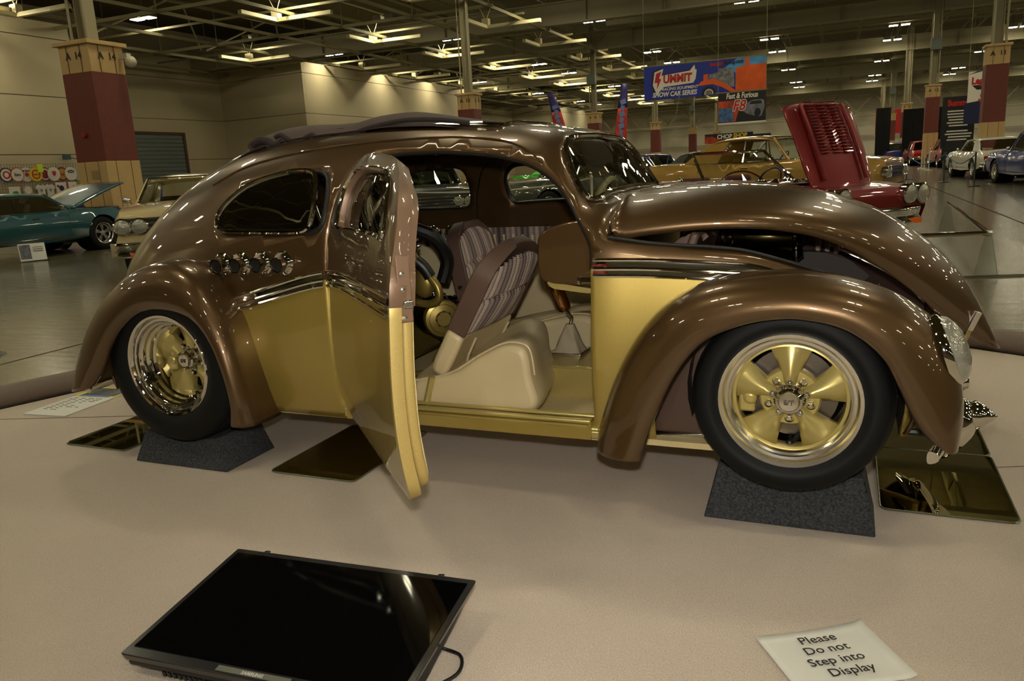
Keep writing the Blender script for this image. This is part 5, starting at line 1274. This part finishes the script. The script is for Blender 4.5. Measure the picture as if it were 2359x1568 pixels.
def showcar(name, lab, paint, X, Y, az, L=4.9, W=1.86, H=1.34, wb=2.85, r=.335, belt=.88, hood=.90, trunk=.90, cowl=.62, rw=-1.75, rf=.05, rr=-1.0, roofc=None, top='coupe', hoodup=0., hoodhinge='rear', grille='black', lights=4, gz=.62, interior=(60, 56, 50), zb=.26, world=True, group=None, wheelrim=None, spk=None, fo=.0, glassm=None, nose=.0, quad=True, bumper=True, hlz=None, hlr=.108, grw=1.,  shaved=False, trunkup=0.):
    """x forward; az = heading in degrees clockwise from world +Y"""
    t = thing(name, lab, 'car', (X, Y, 0), radians(90-az), group)
    xf = L/2; xr = -L/2; fx_ = wb/2+fo; rx_ = -wb/2+fo; hw_ = W/2
    def arch(x0, R, n=12): return [(x0+R*cos(a), max(zb, r+R*sin(a)*.98)) for a in [k*pi*1.06/n-.03*pi for k in range(n+1)]]
    bot = [(xf-.05, zb+.12)]+arch(fx_, r*1.13)+[(0, zb)]+arch(rx_, r*1.10)+[(xr+.10, zb+.14)]
    topo = [(xr, .48), (xr+.02, trunk-.10), (xr+.12, trunk-.01), (rw, belt+.03), (rw+.4, belt), (0, belt-.01), (cowl, belt+.03), (fx_, hood), (xf-.12, hood-.06), (xf, hood-.16), (xf+nose, .52)]
    topo = [topo[0]]+catmull(topo[1:-1], 4)+[topo[-1]]
    out = bot+topo; out = out[::-1]
    pts, F = cdt(out, [], .13)
    def tz(x):
        return pt_(x)
    P_t = sorted(topo[1:-1]); pt_ = lambda x: next((P_t[i][1]+(P_t[i+1][1]-P_t[i][1])*(x-P_t[i][0])/max(1e-6, P_t[i+1][0]-P_t[i][0]) for i in range(len(P_t)-1) if P_t[i][0] <= x <= P_t[i+1][0]), .5)
    def Wd(x, z):
        u = min(1, abs(x)/(L/2)); e = 1-.10*u**5
        d = max(0, pt_(x)-z); rr_ = .09; k = 1-(.07*(1-min(1, d/rr_))**2)
        k -= .06*max(0, (.5-z)/.3)**2; k += .0
        return hw_*e*k*(1-.035*max(0, (z-.6)/.3))
    g = G(); n = len(pts)
    for s_ in (-1, 1): g.add([(x, s_*Wd(x, z), z) for x, z in pts], F)
    sl = [-1, -.97, -.9, -.7, -.4, 0, .4, .7, .9, .97, 1]
    topo2 = resample([out[0]]+out[1:], .13)
    rows = [[(x, q*Wd(x, z), z+(.030*(1-q*q) if z > .55 and xr+.03 < x < xf-.03 else 0)) for q in sl] for x, z in out]
    rows = [rw_ for rw_, (x, z) in zip(rows, out) if z > .47 or abs(x) > L/2-.2]
    g.grid(rows)
    body = g.obj('car_body', paint, t, angle=42, weld=True)
    g = G(); g.box((0, 0, zb+.06), (L*.86, W*.84, .10)); g.box((fx_, 0, .40), (.5, W*.62, .45)); g.obj('chassis', BLACK, t)
    for s_ in (-1, 1):
        for x0 in (fx_, rx_): g = G(); g.lathe([(r*1.1, s_*hw_*.5), (r*1.1, s_*hw_*.93)], (x0, 0, r), 'y', 20); g.obj('wheel_arch', BLACK, t)
    for s_ in (1, -1):
        for x0 in (fx_, rx_): bwheel(t, x0, -s_*(hw_*.95), r, r, .22, s_, rim=wheelrim or ALU, m=spk)
    # greenhouse
    zt = H; bw = hw_*.88; tw2 = hw_*.68
    gm = glassm or PANED
    A1, A2 = (cowl, belt+.04), (rf+.30 if top != 'convert' else cowl-.42, zt-.07 if top != 'convert' else zt)
    if top != 'none':
        ws_ = [(cowl, -bw*.93, belt+.03), (cowl, bw*.93, belt+.03), (A2[0], tw2*.98, A2[1]), (A2[0], -tw2*.98, A2[1])]
        rows = []
        for j in range(7):
            v = j/6; rows.append([tuple(Vector(ws_[0]).lerp(Vector(ws_[3]), v).lerp(Vector(ws_[1]).lerp(Vector(ws_[2]), v), i/10)+Vector((.16*(1-(2*i/10-1)**2), 0, 0))) for i in range(11)])
        g = G(); g.grid(rows); wsd = g.obj('windshield', gm, t)
        g = G(); rim_ = rows[0]+[rw_[-1] for rw_ in rows[1:]]+rows[-1][::-1][1:]+[rw_[0] for rw_ in rows[::-1][1:-1]]
        g.tube(rim_, .022, 6, closed=True); g.obj('windshield_frame', CHROME, wsd)
    if top == 'coupe':
        rp = paint if roofc is None else roofc
        xa, xb = rf+.30, rr-.10
        prof = catmull([(xa+.02, zt-.075), (xa-.12, zt-.03), ((xa+xb)/2, zt), (xb+.15, zt-.03), (xb-.05, zt-.10)], 4)
        rows = [[(x, tw2*q*1.03, z-.055*abs(q)**3) for q in [-1+.2*i for i in range(11)]] for x, z in prof]
        g = G(); g.grid(rows); g.obj('roof', rp, t, solid=.03)
        # sail panels and rear glass
        xs, xe = xb-.05, rw-.02
        for s_ in (-1, 1):
            q = [(xs+.42, s_*tw2*1.02, zt-.09), (xs-.02, s_*tw2*1.0, zt-.11), (xe, s_*bw*.98, belt+.02), (xe+.75, s_*bw*1.0, belt+.01)]
            g = G(); g.add(q+[(a, b_*.93, c-.005) for a, b_, c in q], [(0, 1, 2, 3), (7, 6, 5, 4), (0, 4, 5, 1), (1, 5, 6, 2), (2, 6, 7, 3), (3, 7, 4, 0)]); g.obj('sail_panel', rp, t, smooth=False, bevel=.02)
            sw_ = [(cowl-.06, s_*bw*.95, belt+.02), (A2[0]-.02, s_*tw2*.99, zt-.09), (xs+.42, s_*tw2*.99, zt-.10), (xe+.75, s_*bw*.97, belt+.02)]
            g = G(); g.add(sw_, [(0, 1, 2, 3)]); sg_ = g.obj('side_window', gm, t, smooth=False)
            g = G(); g.tube(sw_, .014, 6, closed=True); g.tube([Vector(sw_[1]).lerp(Vector(sw_[2]), .62), Vector(sw_[0]).lerp(Vector(sw_[3]), .62)], .014, 6); g.obj('window_trim', CHROME, sg_)
        g = G(); g.add([(xs-.02, -tw2*.94, zt-.10), (xs-.02, tw2*.94, zt-.10), (xe+.02, bw*.86, belt+.04), (xe+.02, -bw*.86, belt+.04)], [(0, 1, 2, 3)]); g.obj('rear_window', gm, t, smooth=False)
        for s_ in (-1, 1):
            g = G(); g.tube([(cowl, s_*bw*.95, belt+.02), (A2[0], s_*tw2*1.0, zt-.08)], .028, 8); g.obj('pillar', rp, t)
    # cabin
    g = G(); g.box(((cowl+rw)/2+.1, 0, belt-.18), (cowl-rw-.4, W*.72, .2)); it = g.obj('interior', mat('cabin_%d' % interior[0], interior, rough=.7), t, bevel=.04)
    for s_ in (-1, 1):
        g = G(); g.box((-.35, s_*.36, belt-.12), (.16, .46, .46), ry=-.2); g.obj('seat', MATS['cabin_%d' % interior[0]], it, bevel=.05)
    g = G(); M = frame((.25, .36, belt+.03), (0, 1, 0), Vector((.5, 0, .87))); g.tube([M @ Vector((.19*cos(a), .19*sin(a), 0)) for a in [2*pi*k/20 for k in range(20)]], .012, 6, closed=True); g.obj('steering_wheel', BLACK, it)
    # front: grille, lamps, bumper
    gcol = BLACK
    fw = hw_*.9
    hlz = hlz or gz; hk = hlr/.108
    g = G(); g.box((xf+nose+.0, 0, gz), (.05, fw*1.80*grw, .20)); gr = g.obj('grille', gcol, t, bevel=.01)
    g = G()
    for k in range(4): g.box((xf+nose+.03, 0, gz-.09+.06*k), (.015, fw*1.80*grw, .012))
    g.obj('grille_bar', CHROME, gr)
    ly = [fw-.10, fw-.30] if lights == 4 else [fw-.14]
    for y in ly:
        for s_ in (-1, 1):
            g = G(); g.lathe([(.105*hk, -.05), (.108*hk, .03), (.092*hk, .045), (.088*hk, .03)], (xf+nose+.01, s_*y, hlz), 'x', 24); hl = g.obj('headlight', CHROME, t)
            g = G(); g.lathe([(.09*hk, .034), (.06*hk, .05), (.0, .056)], (xf+nose+.01, s_*y, hlz), 'x', 20); g.obj('headlight_lens', HLGL, hl)
    if bumper:
        g = G(); rows = [[(xf+nose+.10-.20*abs(q)**4-.03*(1-abs(c_)), q*hw_*1.0, .42+.09*c_) for c_ in (-1, -.6, 0, .6, 1)] for q in [-1+.1*i for i in range(21)]]
        g.grid(rows); g.obj('front_bumper', CHROME, t, solid=.02)
        g = G(); g.box((xf+nose+.03, hw_*.62, .36), (.08, .22, .06)); g.box((xf+nose+.03, -hw_*.62, .36), (.08, .22, .06)); g.obj('parking_lamp', mat('amber', (220, 100, 20), rough=.3), t)
        g = G(); rows = [[(xr-.08+.16*abs(q)**4+.03*(1-abs(c_)), q*hw_*.98, .46+.08*c_) for c_ in (-1, -.6, 0, .6, 1)] for q in [-1+.1*i for i in range(21)]]
        g.grid(rows); g.obj('rear_bumper', CHROME, t, solid=-.02)
    for s_ in (-1, 1):
        g = G(); g.box((xr+.0, s_*hw_*.66, .68), (.05, .42, .12)); g.obj('tail_light', mat('red_lens', (150, 16, 14), rough=.2, coat=.5), t, bevel=.01)
        g = G(); g.tube([(-.0, s_*(hw_*.995), belt-.10), (.0-.14, s_*(hw_*.995), belt-.10)], .012, 6); g.obj('door_handle', CHROME, t)
        g = G(); g.tube([(cowl-.25, s_*bw, belt-.02), (cowl-.28, s_*(bw+.10), belt+.07)], .01, 6); g.sphere((cowl-.28, s_*(bw+.12), belt+.09), .06, 10, (.5, 1, .8)); g.obj('side_mirror', CHROME, t)
        g = G(); g.tube([(x, s_*(Wd(x, .34)+.002), .34) for x in (rx_+r*1.25, 0, fx_-r*1.25)], .014, 6); g.obj('sill_trim', CHROME, t)
        g = G()
        for xx in (cowl-.15, rf-1.15): g.tube([(xx, s_*(Wd(xx, z)+.0), z) for z in (.32, .5, .7, belt-.05)], .005, 4)
        g.obj('panel_gap', BLACK, t)
    if hoodup:
        hl_ = xf-.15-cowl-.15; n = 10; ax_ = cowl+.12 if hoodhinge == 'rear' else xf-.22; zz = belt+.06 if hoodhinge == 'rear' else hood-.04
        g = G(); rows = []
        for i in range(n+1):
            u = hl_*i/n; c_, s2 = cos(hoodup), sin(hoodup); dx = u*c_ if hoodhinge == 'rear' else -u*c_; dz = u*s2
            bl_ = -.05*(i/n)**3
            rows.append([(ax_+dx-(s2 if hoodhinge == 'rear' else -s2)*(.03*(1-q*q)+bl_), q*hw_*.80*(1-.06*i/n), zz+dz+c_*(.03*(1-q*q)+bl_)) for q in [-1+.2*k for k in range(11)]])
        g.grid(rows); hd = g.obj('hood', paint, t, solid=.03)
        g = G(); g.box(((fx_+xf)/2-.35, 0, hood-.03), (hl_*.75, W*.66, .10)); g.box((fx_-.1, 0, hood+.0), (.6, .5, .12)); g.obj('engine_bay', BLACK, t, bevel=.03)
        g = G(); g.lathe([(.0, .06), (.18, .06), (.2, .04), (.2, -.02)], (fx_-.1, 0, hood+.06), 'z', 20); g.obj('air_cleaner', CHROME, t)
        t['hoodname'] = hd.name
    return t, body
def paint(n, c, metal=.3, rough=.35): return mat(n, c, metal=metal, rough=rough, coat=1, croug=.03, noise=.03, nscale=600)
TEAL = paint('teal_paint', (10, 70, 78), .2); IVORY = paint('ivory_paint', (196, 178, 130), .0); MRN = paint('maroon_paint', (112, 2, 5), .45)
def hp(X, Y): v = hw(X, Y); return v.x, v.y
x_, y_ = hp(-14.85, 10.35)
tc_, tb = showcar('muscle_car', 'teal two-door muscle car with raised hood in front of the tin signs', TEAL, x_, y_, 22.9, L=5.0, wb=2.72, r=.34, H=1.24, cowl=.80, rw=-1.75, rf=.10, rr=-.9, hoodup=radians(21), interior=(170, 156, 100), hood=.84, trunk=.88, belt=.83, fo=.05, glassm=PANE)
text('badge_lettering', 'GTO', .11, mat('chrome_letter', (200, 200, 190), rough=.3), tc_, frame((1.0-.05, -.925, .55), (1, 0, 0), (0, 0, 1)), sx=1.6)
showcar('classic_car', 'ivory 1960s hardtop facing the viewer beside the tan column', IVORY, -4.82, 12.5, 163, L=5.0, W=1.88, wb=2.9, r=.34, H=1.38, cowl=.75, rw=-1.8, rf=.0, rr=-1.0, gz=.72, hood=.96, belt=.93, trunk=.94, interior=(64, 50, 36), zb=.34, glassm=PANE)
# maroon convertible sports car with its louvred hood raised
mc, mb = showcar('convertible_car', 'maroon convertible sports car with quad headlights and tall louvred hood raised', MRN, 3.09, 10.55, 155, L=4.45, W=1.80, H=1.22, wb=2.6, r=.33, belt=.80, hood=.80, trunk=.80, cowl=.30, rw=-1.35, rf=.0, rr=-.9, top='convert', gz=.42, grw=.6, hlz=.66, hlr=.115, interior=(70, 10, 12), glassm=PANE, bumper=True)
g = G(); hx, hz_ = 1.80, .76; ca, sa = cos(radians(105)), sin(radians(105)); Lh, Wh = 1.04, .50
def hpnt(u, q, o=0.): return (hx+u*ca-0*o-o*sa*-1*-1, q*Wh*(1-.0*u), hz_+u*sa+o*ca)
rows = []
for i in range(15):
    u = Lh*i/14; rows.append([(hx+u*cos(radians(110))+.10*(u/Lh)**2*-1+.035*(1-q**2), q*Wh*(1+.06*(u/Lh))*(1-.10*(1-min(1, u/.2))), hz_-.02+u*sin(radians(110))-.06*abs(q)**6*(i == 14)) for q in [-1+.125*k for k in range(17)]])
g.grid(rows); hd = g.obj('hood', MRN, mc, solid=.03, bevel=.01)
g = G()
for k in range(17):
    u = .42+.038*k
    for q in (-.42, -.05, .30):
        x = hx+u*cos(radians(110))-.10*(u/Lh)**2+.045; g.box((x, (q+.06)*Wh, hz_+u*sin(radians(110))), (.020, .13, .010), ry=-.5)
g.obj('hood_louvre', MRN, hd)
for q in (-.62, .66):
    g = G(); g.tube([(hx+u*cos(radians(110))-.10*(u/Lh)**2+.05, q*Wh, hz_+u*sin(radians(110))) for u in (.1, .4, .7, 1.0)], .022, 8); g.obj('hood_ridge', MRN, hd)
g = G(); g.box((1.1, 0, .80), (1.0, 1.0, .06)); g.obj('engine_bay', BLACK, mc); g = G()
rnd = random.Random(4)
for k in range(20): g.sphere((1.1+rnd.uniform(-.4, .4), rnd.uniform(-.4, .4), .84), rnd.uniform(.02, .05), 8)
g.obj('engine_part', CHROME, mc)
g = G(); g.tube(catmull([(.15, -.36, .84), (.1, -.2, .94), (.1, 0, .97), (.1, .2, .94), (.15, .36, .84)], 4), .012, 6); g.obj('roll_hoop', CHROME, mc)
YG = paint('gold_ochre_paint', (150, 116, 44), .3)
showcar('classic_car', 'ochre gold 1950s hardtop with wraparound windshield behind the maroon convertible', YG, 5.35, 16.2, 128, L=4.9, W=1.9, H=1.55, wb=2.9, belt=1.02, hood=1.04, trunk=1.05, cowl=.75, rw=-1.4, rf=.1, rr=-.75, gz=.75, interior=(150, 120, 50), glassm=PANE)
bk = paint('black_paint', (12, 12, 12), .1); gg = paint('grey_green_paint', (58, 62, 46), .4); rd = paint('red_paint', (176, 22, 16), .1); bl2 = paint('blue_paint', (18, 34, 120), .3); gn = paint('lime_green_paint', (60, 170, 30), .2); yl = paint('pale_yellow_paint', (190, 182, 92), .1); wh = paint('white_paint', (200, 198, 180), .0)
showcar('muscle_car', 'black muscle car with quad headlights seen through the rear side window', bk, -1.75, 17.6, 172, interior=(40, 30, 30))
showcar('muscle_car', 'grey green muscle car seen through the far front window', gg, 1.75, 18.4, 240, interior=(41, 40, 36))
showcar('classic_car', 'red and white classic car behind the black muscle car', rd, -5.2, 28.5, 120, interior=(180, 30, 24), roofc=wh)
showcar('classic_car', 'pale yellow car left of the black muscle car', yl, -3.3, 23.0, 160, L=4.6, hood=1.0, belt=1.0, H=1.45, interior=(150, 140, 70))
showcar('classic_car', 'dark blue car right of the grey green muscle car', bl2, 3.6, 22.3, 95, interior=(42, 40, 60))
showcar('classic_car', 'lime green car seen through the windshield', gn, 2.9, 28.8, 110, interior=(43, 60, 30))
showcar('sports_car', 'white sedan seen from behind, at the right beside the blue car', wh, 16.75, 27.2, 17, L=4.9, H=1.34, interior=(44, 44, 44), rr=-.8)
showcar('muscle_car', 'deep blue muscle car cut off by the right frame edge', bl2, 14.7, 21.2, 14, L=4.8, H=1.45, interior=(45, 30, 60))
showcar('classic_car', 'red car parked left of the white sedan, nearer one', rd, 24.1, 42.6, 20, H=1.5, interior=(46, 20, 20))
showcar('classic_car', 'red car parked left of the white sedan, farther one', rd, 26.2, 49.5, 20, H=1.5, interior=(47, 20, 20))
showcar('classic_car', 'small blue car at the far end of the right-hand row', bl2, 28.4, 57.5, 20, H=1.5, interior=(48, 20, 60))
showcar('classic_car', 'blue roofed car far behind the windshield pillar', bl2, 6.6, 34.0, 80, H=1.45, interior=(49, 20, 60))
showcar('classic_car', 'black classic car behind the maroon convertible tail', bk, 7.0, 25.5, 150, H=1.4, interior=(50, 20, 20))
showcar('classic_car', 'black car with open hood far behind the ochre hardtop', bk, 12.0, 41, 100, H=1.6, hoodup=.9, interior=(51, 20, 20))
g = G(); g.box((0, 0, .78), (1.5, .05, .62)); g.box((0, .5, .5), (.05, 1.0, .4)); o = g.obj('folding_display_board', BLACK); o.location = (20.2, 35.0, 0); o.rotation_euler.z = -.35
g = G(); g.box((0, 0, .4), (.04, .04, .8)); g.box((.7, 0, .4), (.04, .04, .8)); g.obj('board_leg', BLACK, o); tag(o, 'black display board standing behind the nearer red car', 'display board')
# rope posts
def post(x, y, lab, m=None, h=.95):
    o = thing('rope_post', lab, 'rope post', (x, y, 0), 0, 'rope posts in the hall')
    g = G(); g.lathe([(.0, 0), (.16, 0), (.16, .02), (.03, .04), (.022, .06), (.022, h), (.03, h+.01), (.0, h+.04)], ax='z', n=16); g.obj('post', m or mat('white_post', (200, 196, 186), rough=.4), o)
    return o
post(20.4, 37.9, 'white rope post in front of the red cars, nearest one'); post(21.2, 39.8, 'white rope post in front of the red cars, second one'); post(22.2, 42.0, 'white rope post in front of the red cars, farthest one')
post(13.9, 24.9, 'dark rope post left of the white sedan', BLACK, .9); post(12.9, 21.6, 'dark rope post by the deep blue car', BLACK, .9); post(14.6, 28.6, 'dark rope post behind the white sedan', BLACK, .9)
post(1.55, 13.9, 'white rope post seen through the far front window'); post(-2.7, 14.1, 'white rope post seen through the rear side window')
g = G(); g.tube(catmull([(-2.7, 14.1, .93), (-1.4, 14.0, .84), (-.2, 13.95, .80), (.8, 13.9, .84), (1.55, 13.9, .93)], 6), .014, 6); tag(g.obj('barrier_rope', mat('white_rope', (190, 182, 160), rough=.8)), 'white rope sagging between the two posts behind the car', 'rope')
g = G(); g.tube(catmull([(13.9, 24.9, .86), (13.4, 23.2, .6), (12.9, 21.6, .86)], 8), .015, 6); g.tube(catmull([(13.9, 24.9, .86), (14.25, 26.8, .55), (14.6, 28.6, .86)], 8), .015, 6); tag(g.obj('barrier_rope', mat('blue_rope', (40, 90, 150), rough=.6)), 'blue rope hanging between the dark posts', 'rope')
# info card in front of the teal car
o = thing('info_card', 'white show card with car picture standing by the teal rear wheel', 'sign', tuple(hw(-13.45, 9.75)), radians(35))
g = G(); g.box((0, 0, .17), (.42, .012, .32), rx=-.35); cd = g.obj('card', PAPER, o, smooth=False)
g = G(); g.box((-.11, -.012, .18), (.17, .006, .26), rx=-.35); g.obj('card_picture', mat('grey_print', (74, 78, 86)), cd)
g = G()
for k in range(6): g.box((.09, -.010-.015*(k-2.5)*-.4*0, .08+.035*k), (.16, .004, .008), rx=-.35)
g.obj('card_text', INK, cd); g = G(); g.box((0, .1, .1), (.3, .012, .2), rx=.4); g.obj('card_stand', PAPER, o)
# acrylic and tube barrier at the right with its mirrored base plate
o = thing('tube_barrier', 'low clear-panelled chrome tube barrier on a dark base plate beside the raised hood', 'barrier', (0, 0, 0))
A, B, C_2 = Vector((4.18, 6.73, .40)), Vector((6.0, 10.6, .40)), Vector((3.05, 6.9, .40))
g = G(); g.tube([B, A], .022, 10); g.tube([A, C_2], .022, 10); g.sphere(A, .032, 10); g.obj('chrome_tube', CHROME, o)
for p in (A, B, C_2):
    g = G()
    g.add([(p.x-.11, p.y, .02), (p.x+.11, p.y, .02), (p.x+.03, p.y, .39), (p.x-.03, p.y, .39), (p.x-.11, p.y+.01, .02), (p.x+.11, p.y+.01, .02), (p.x+.03, p.y+.01, .39), (p.x-.03, p.y+.01, .39)], [(0, 1, 2, 3), (7, 6, 5, 4), (0, 4, 5, 1), (1, 5, 6, 2), (2, 6, 7, 3), (3, 7, 4, 0)])
    g.obj('clear_panel', PANE, o, smooth=False)
g = G(); g.prism([(4.7, 6.75), (2.9, 7.0), (5.0, 10.6), (6.6, 10.4)], .0, .018, 'z'); g.obj('base_plate', mat('base_plate', (112, 108, 94), metal=0., rough=.25), o, smooth=False)
# dark mat under the deep blue car, black base at the left edge
g = G(); g.prism([(13.0, 18.6), (16.2, 17.6), (18.4, 24.2), (15.2, 25.0)], 0.002, .012, 'z'); tag(g.obj('floor_mat', mat('black_mat', (20, 20, 20), rough=.8), smooth=False), 'black mat on the concrete under the deep blue car', 'mat')
g = G(); g.lathe([(.0, .03), (.15, .025), (.20, .0)], (-4.05, 5.75, 0), 'z', 24); g.tube([(-4.05, 5.75, .02), (-4.05, 5.75, .25)], .01, 6); tag(g.obj('stand_foot', BLACK), 'round black stand foot on the concrete at the left edge', 'stand')
# vendor goods and shelving far at the right
rnd = random.Random(9)
o = thing('merchandise_rack', 'vendor rack of small red and grey goods left of the small blue car', 'rack', (24.5, 60, 0), -.3)
for q in (-1.25, 1.25): g = G(); g.box((q, 0, .9), (.05, .5, 1.8)); g.obj('rack_upright', BLACK, o)
for k in range(3): g = G(); g.box((0, 0, .5+.6*k), (2.6, .6, .04)); g.obj('rack_shelf', GREY, o)
for k in range(26):
    g = G(); g.box((rnd.uniform(-1.2, 1.2), rnd.uniform(-.2, .2), .62+.6*(k % 3)), (.2, .3, .2)); g.obj('boxed_goods', rnd.choice([RED, GREY, WHITE, BLK]), o, smooth=False)

# what stands behind the viewer and shows in the paint and glass
x_, y_ = hp(-8.2, -3.0); showcar('classic_car', 'grey classic car behind the viewer, mirrored in the side windows', gg, x_, y_, 50, H=1.5, interior=(52, 40, 40))
x_, y_ = hp(-1.5, -6.2); showcar('classic_car', 'red classic car behind the viewer, mirrored in the open door', rd, x_, y_, 20, H=1.45, interior=(53, 20, 20))
column(-9.6, -8.3, None, lab='tan and maroon column behind the viewer')
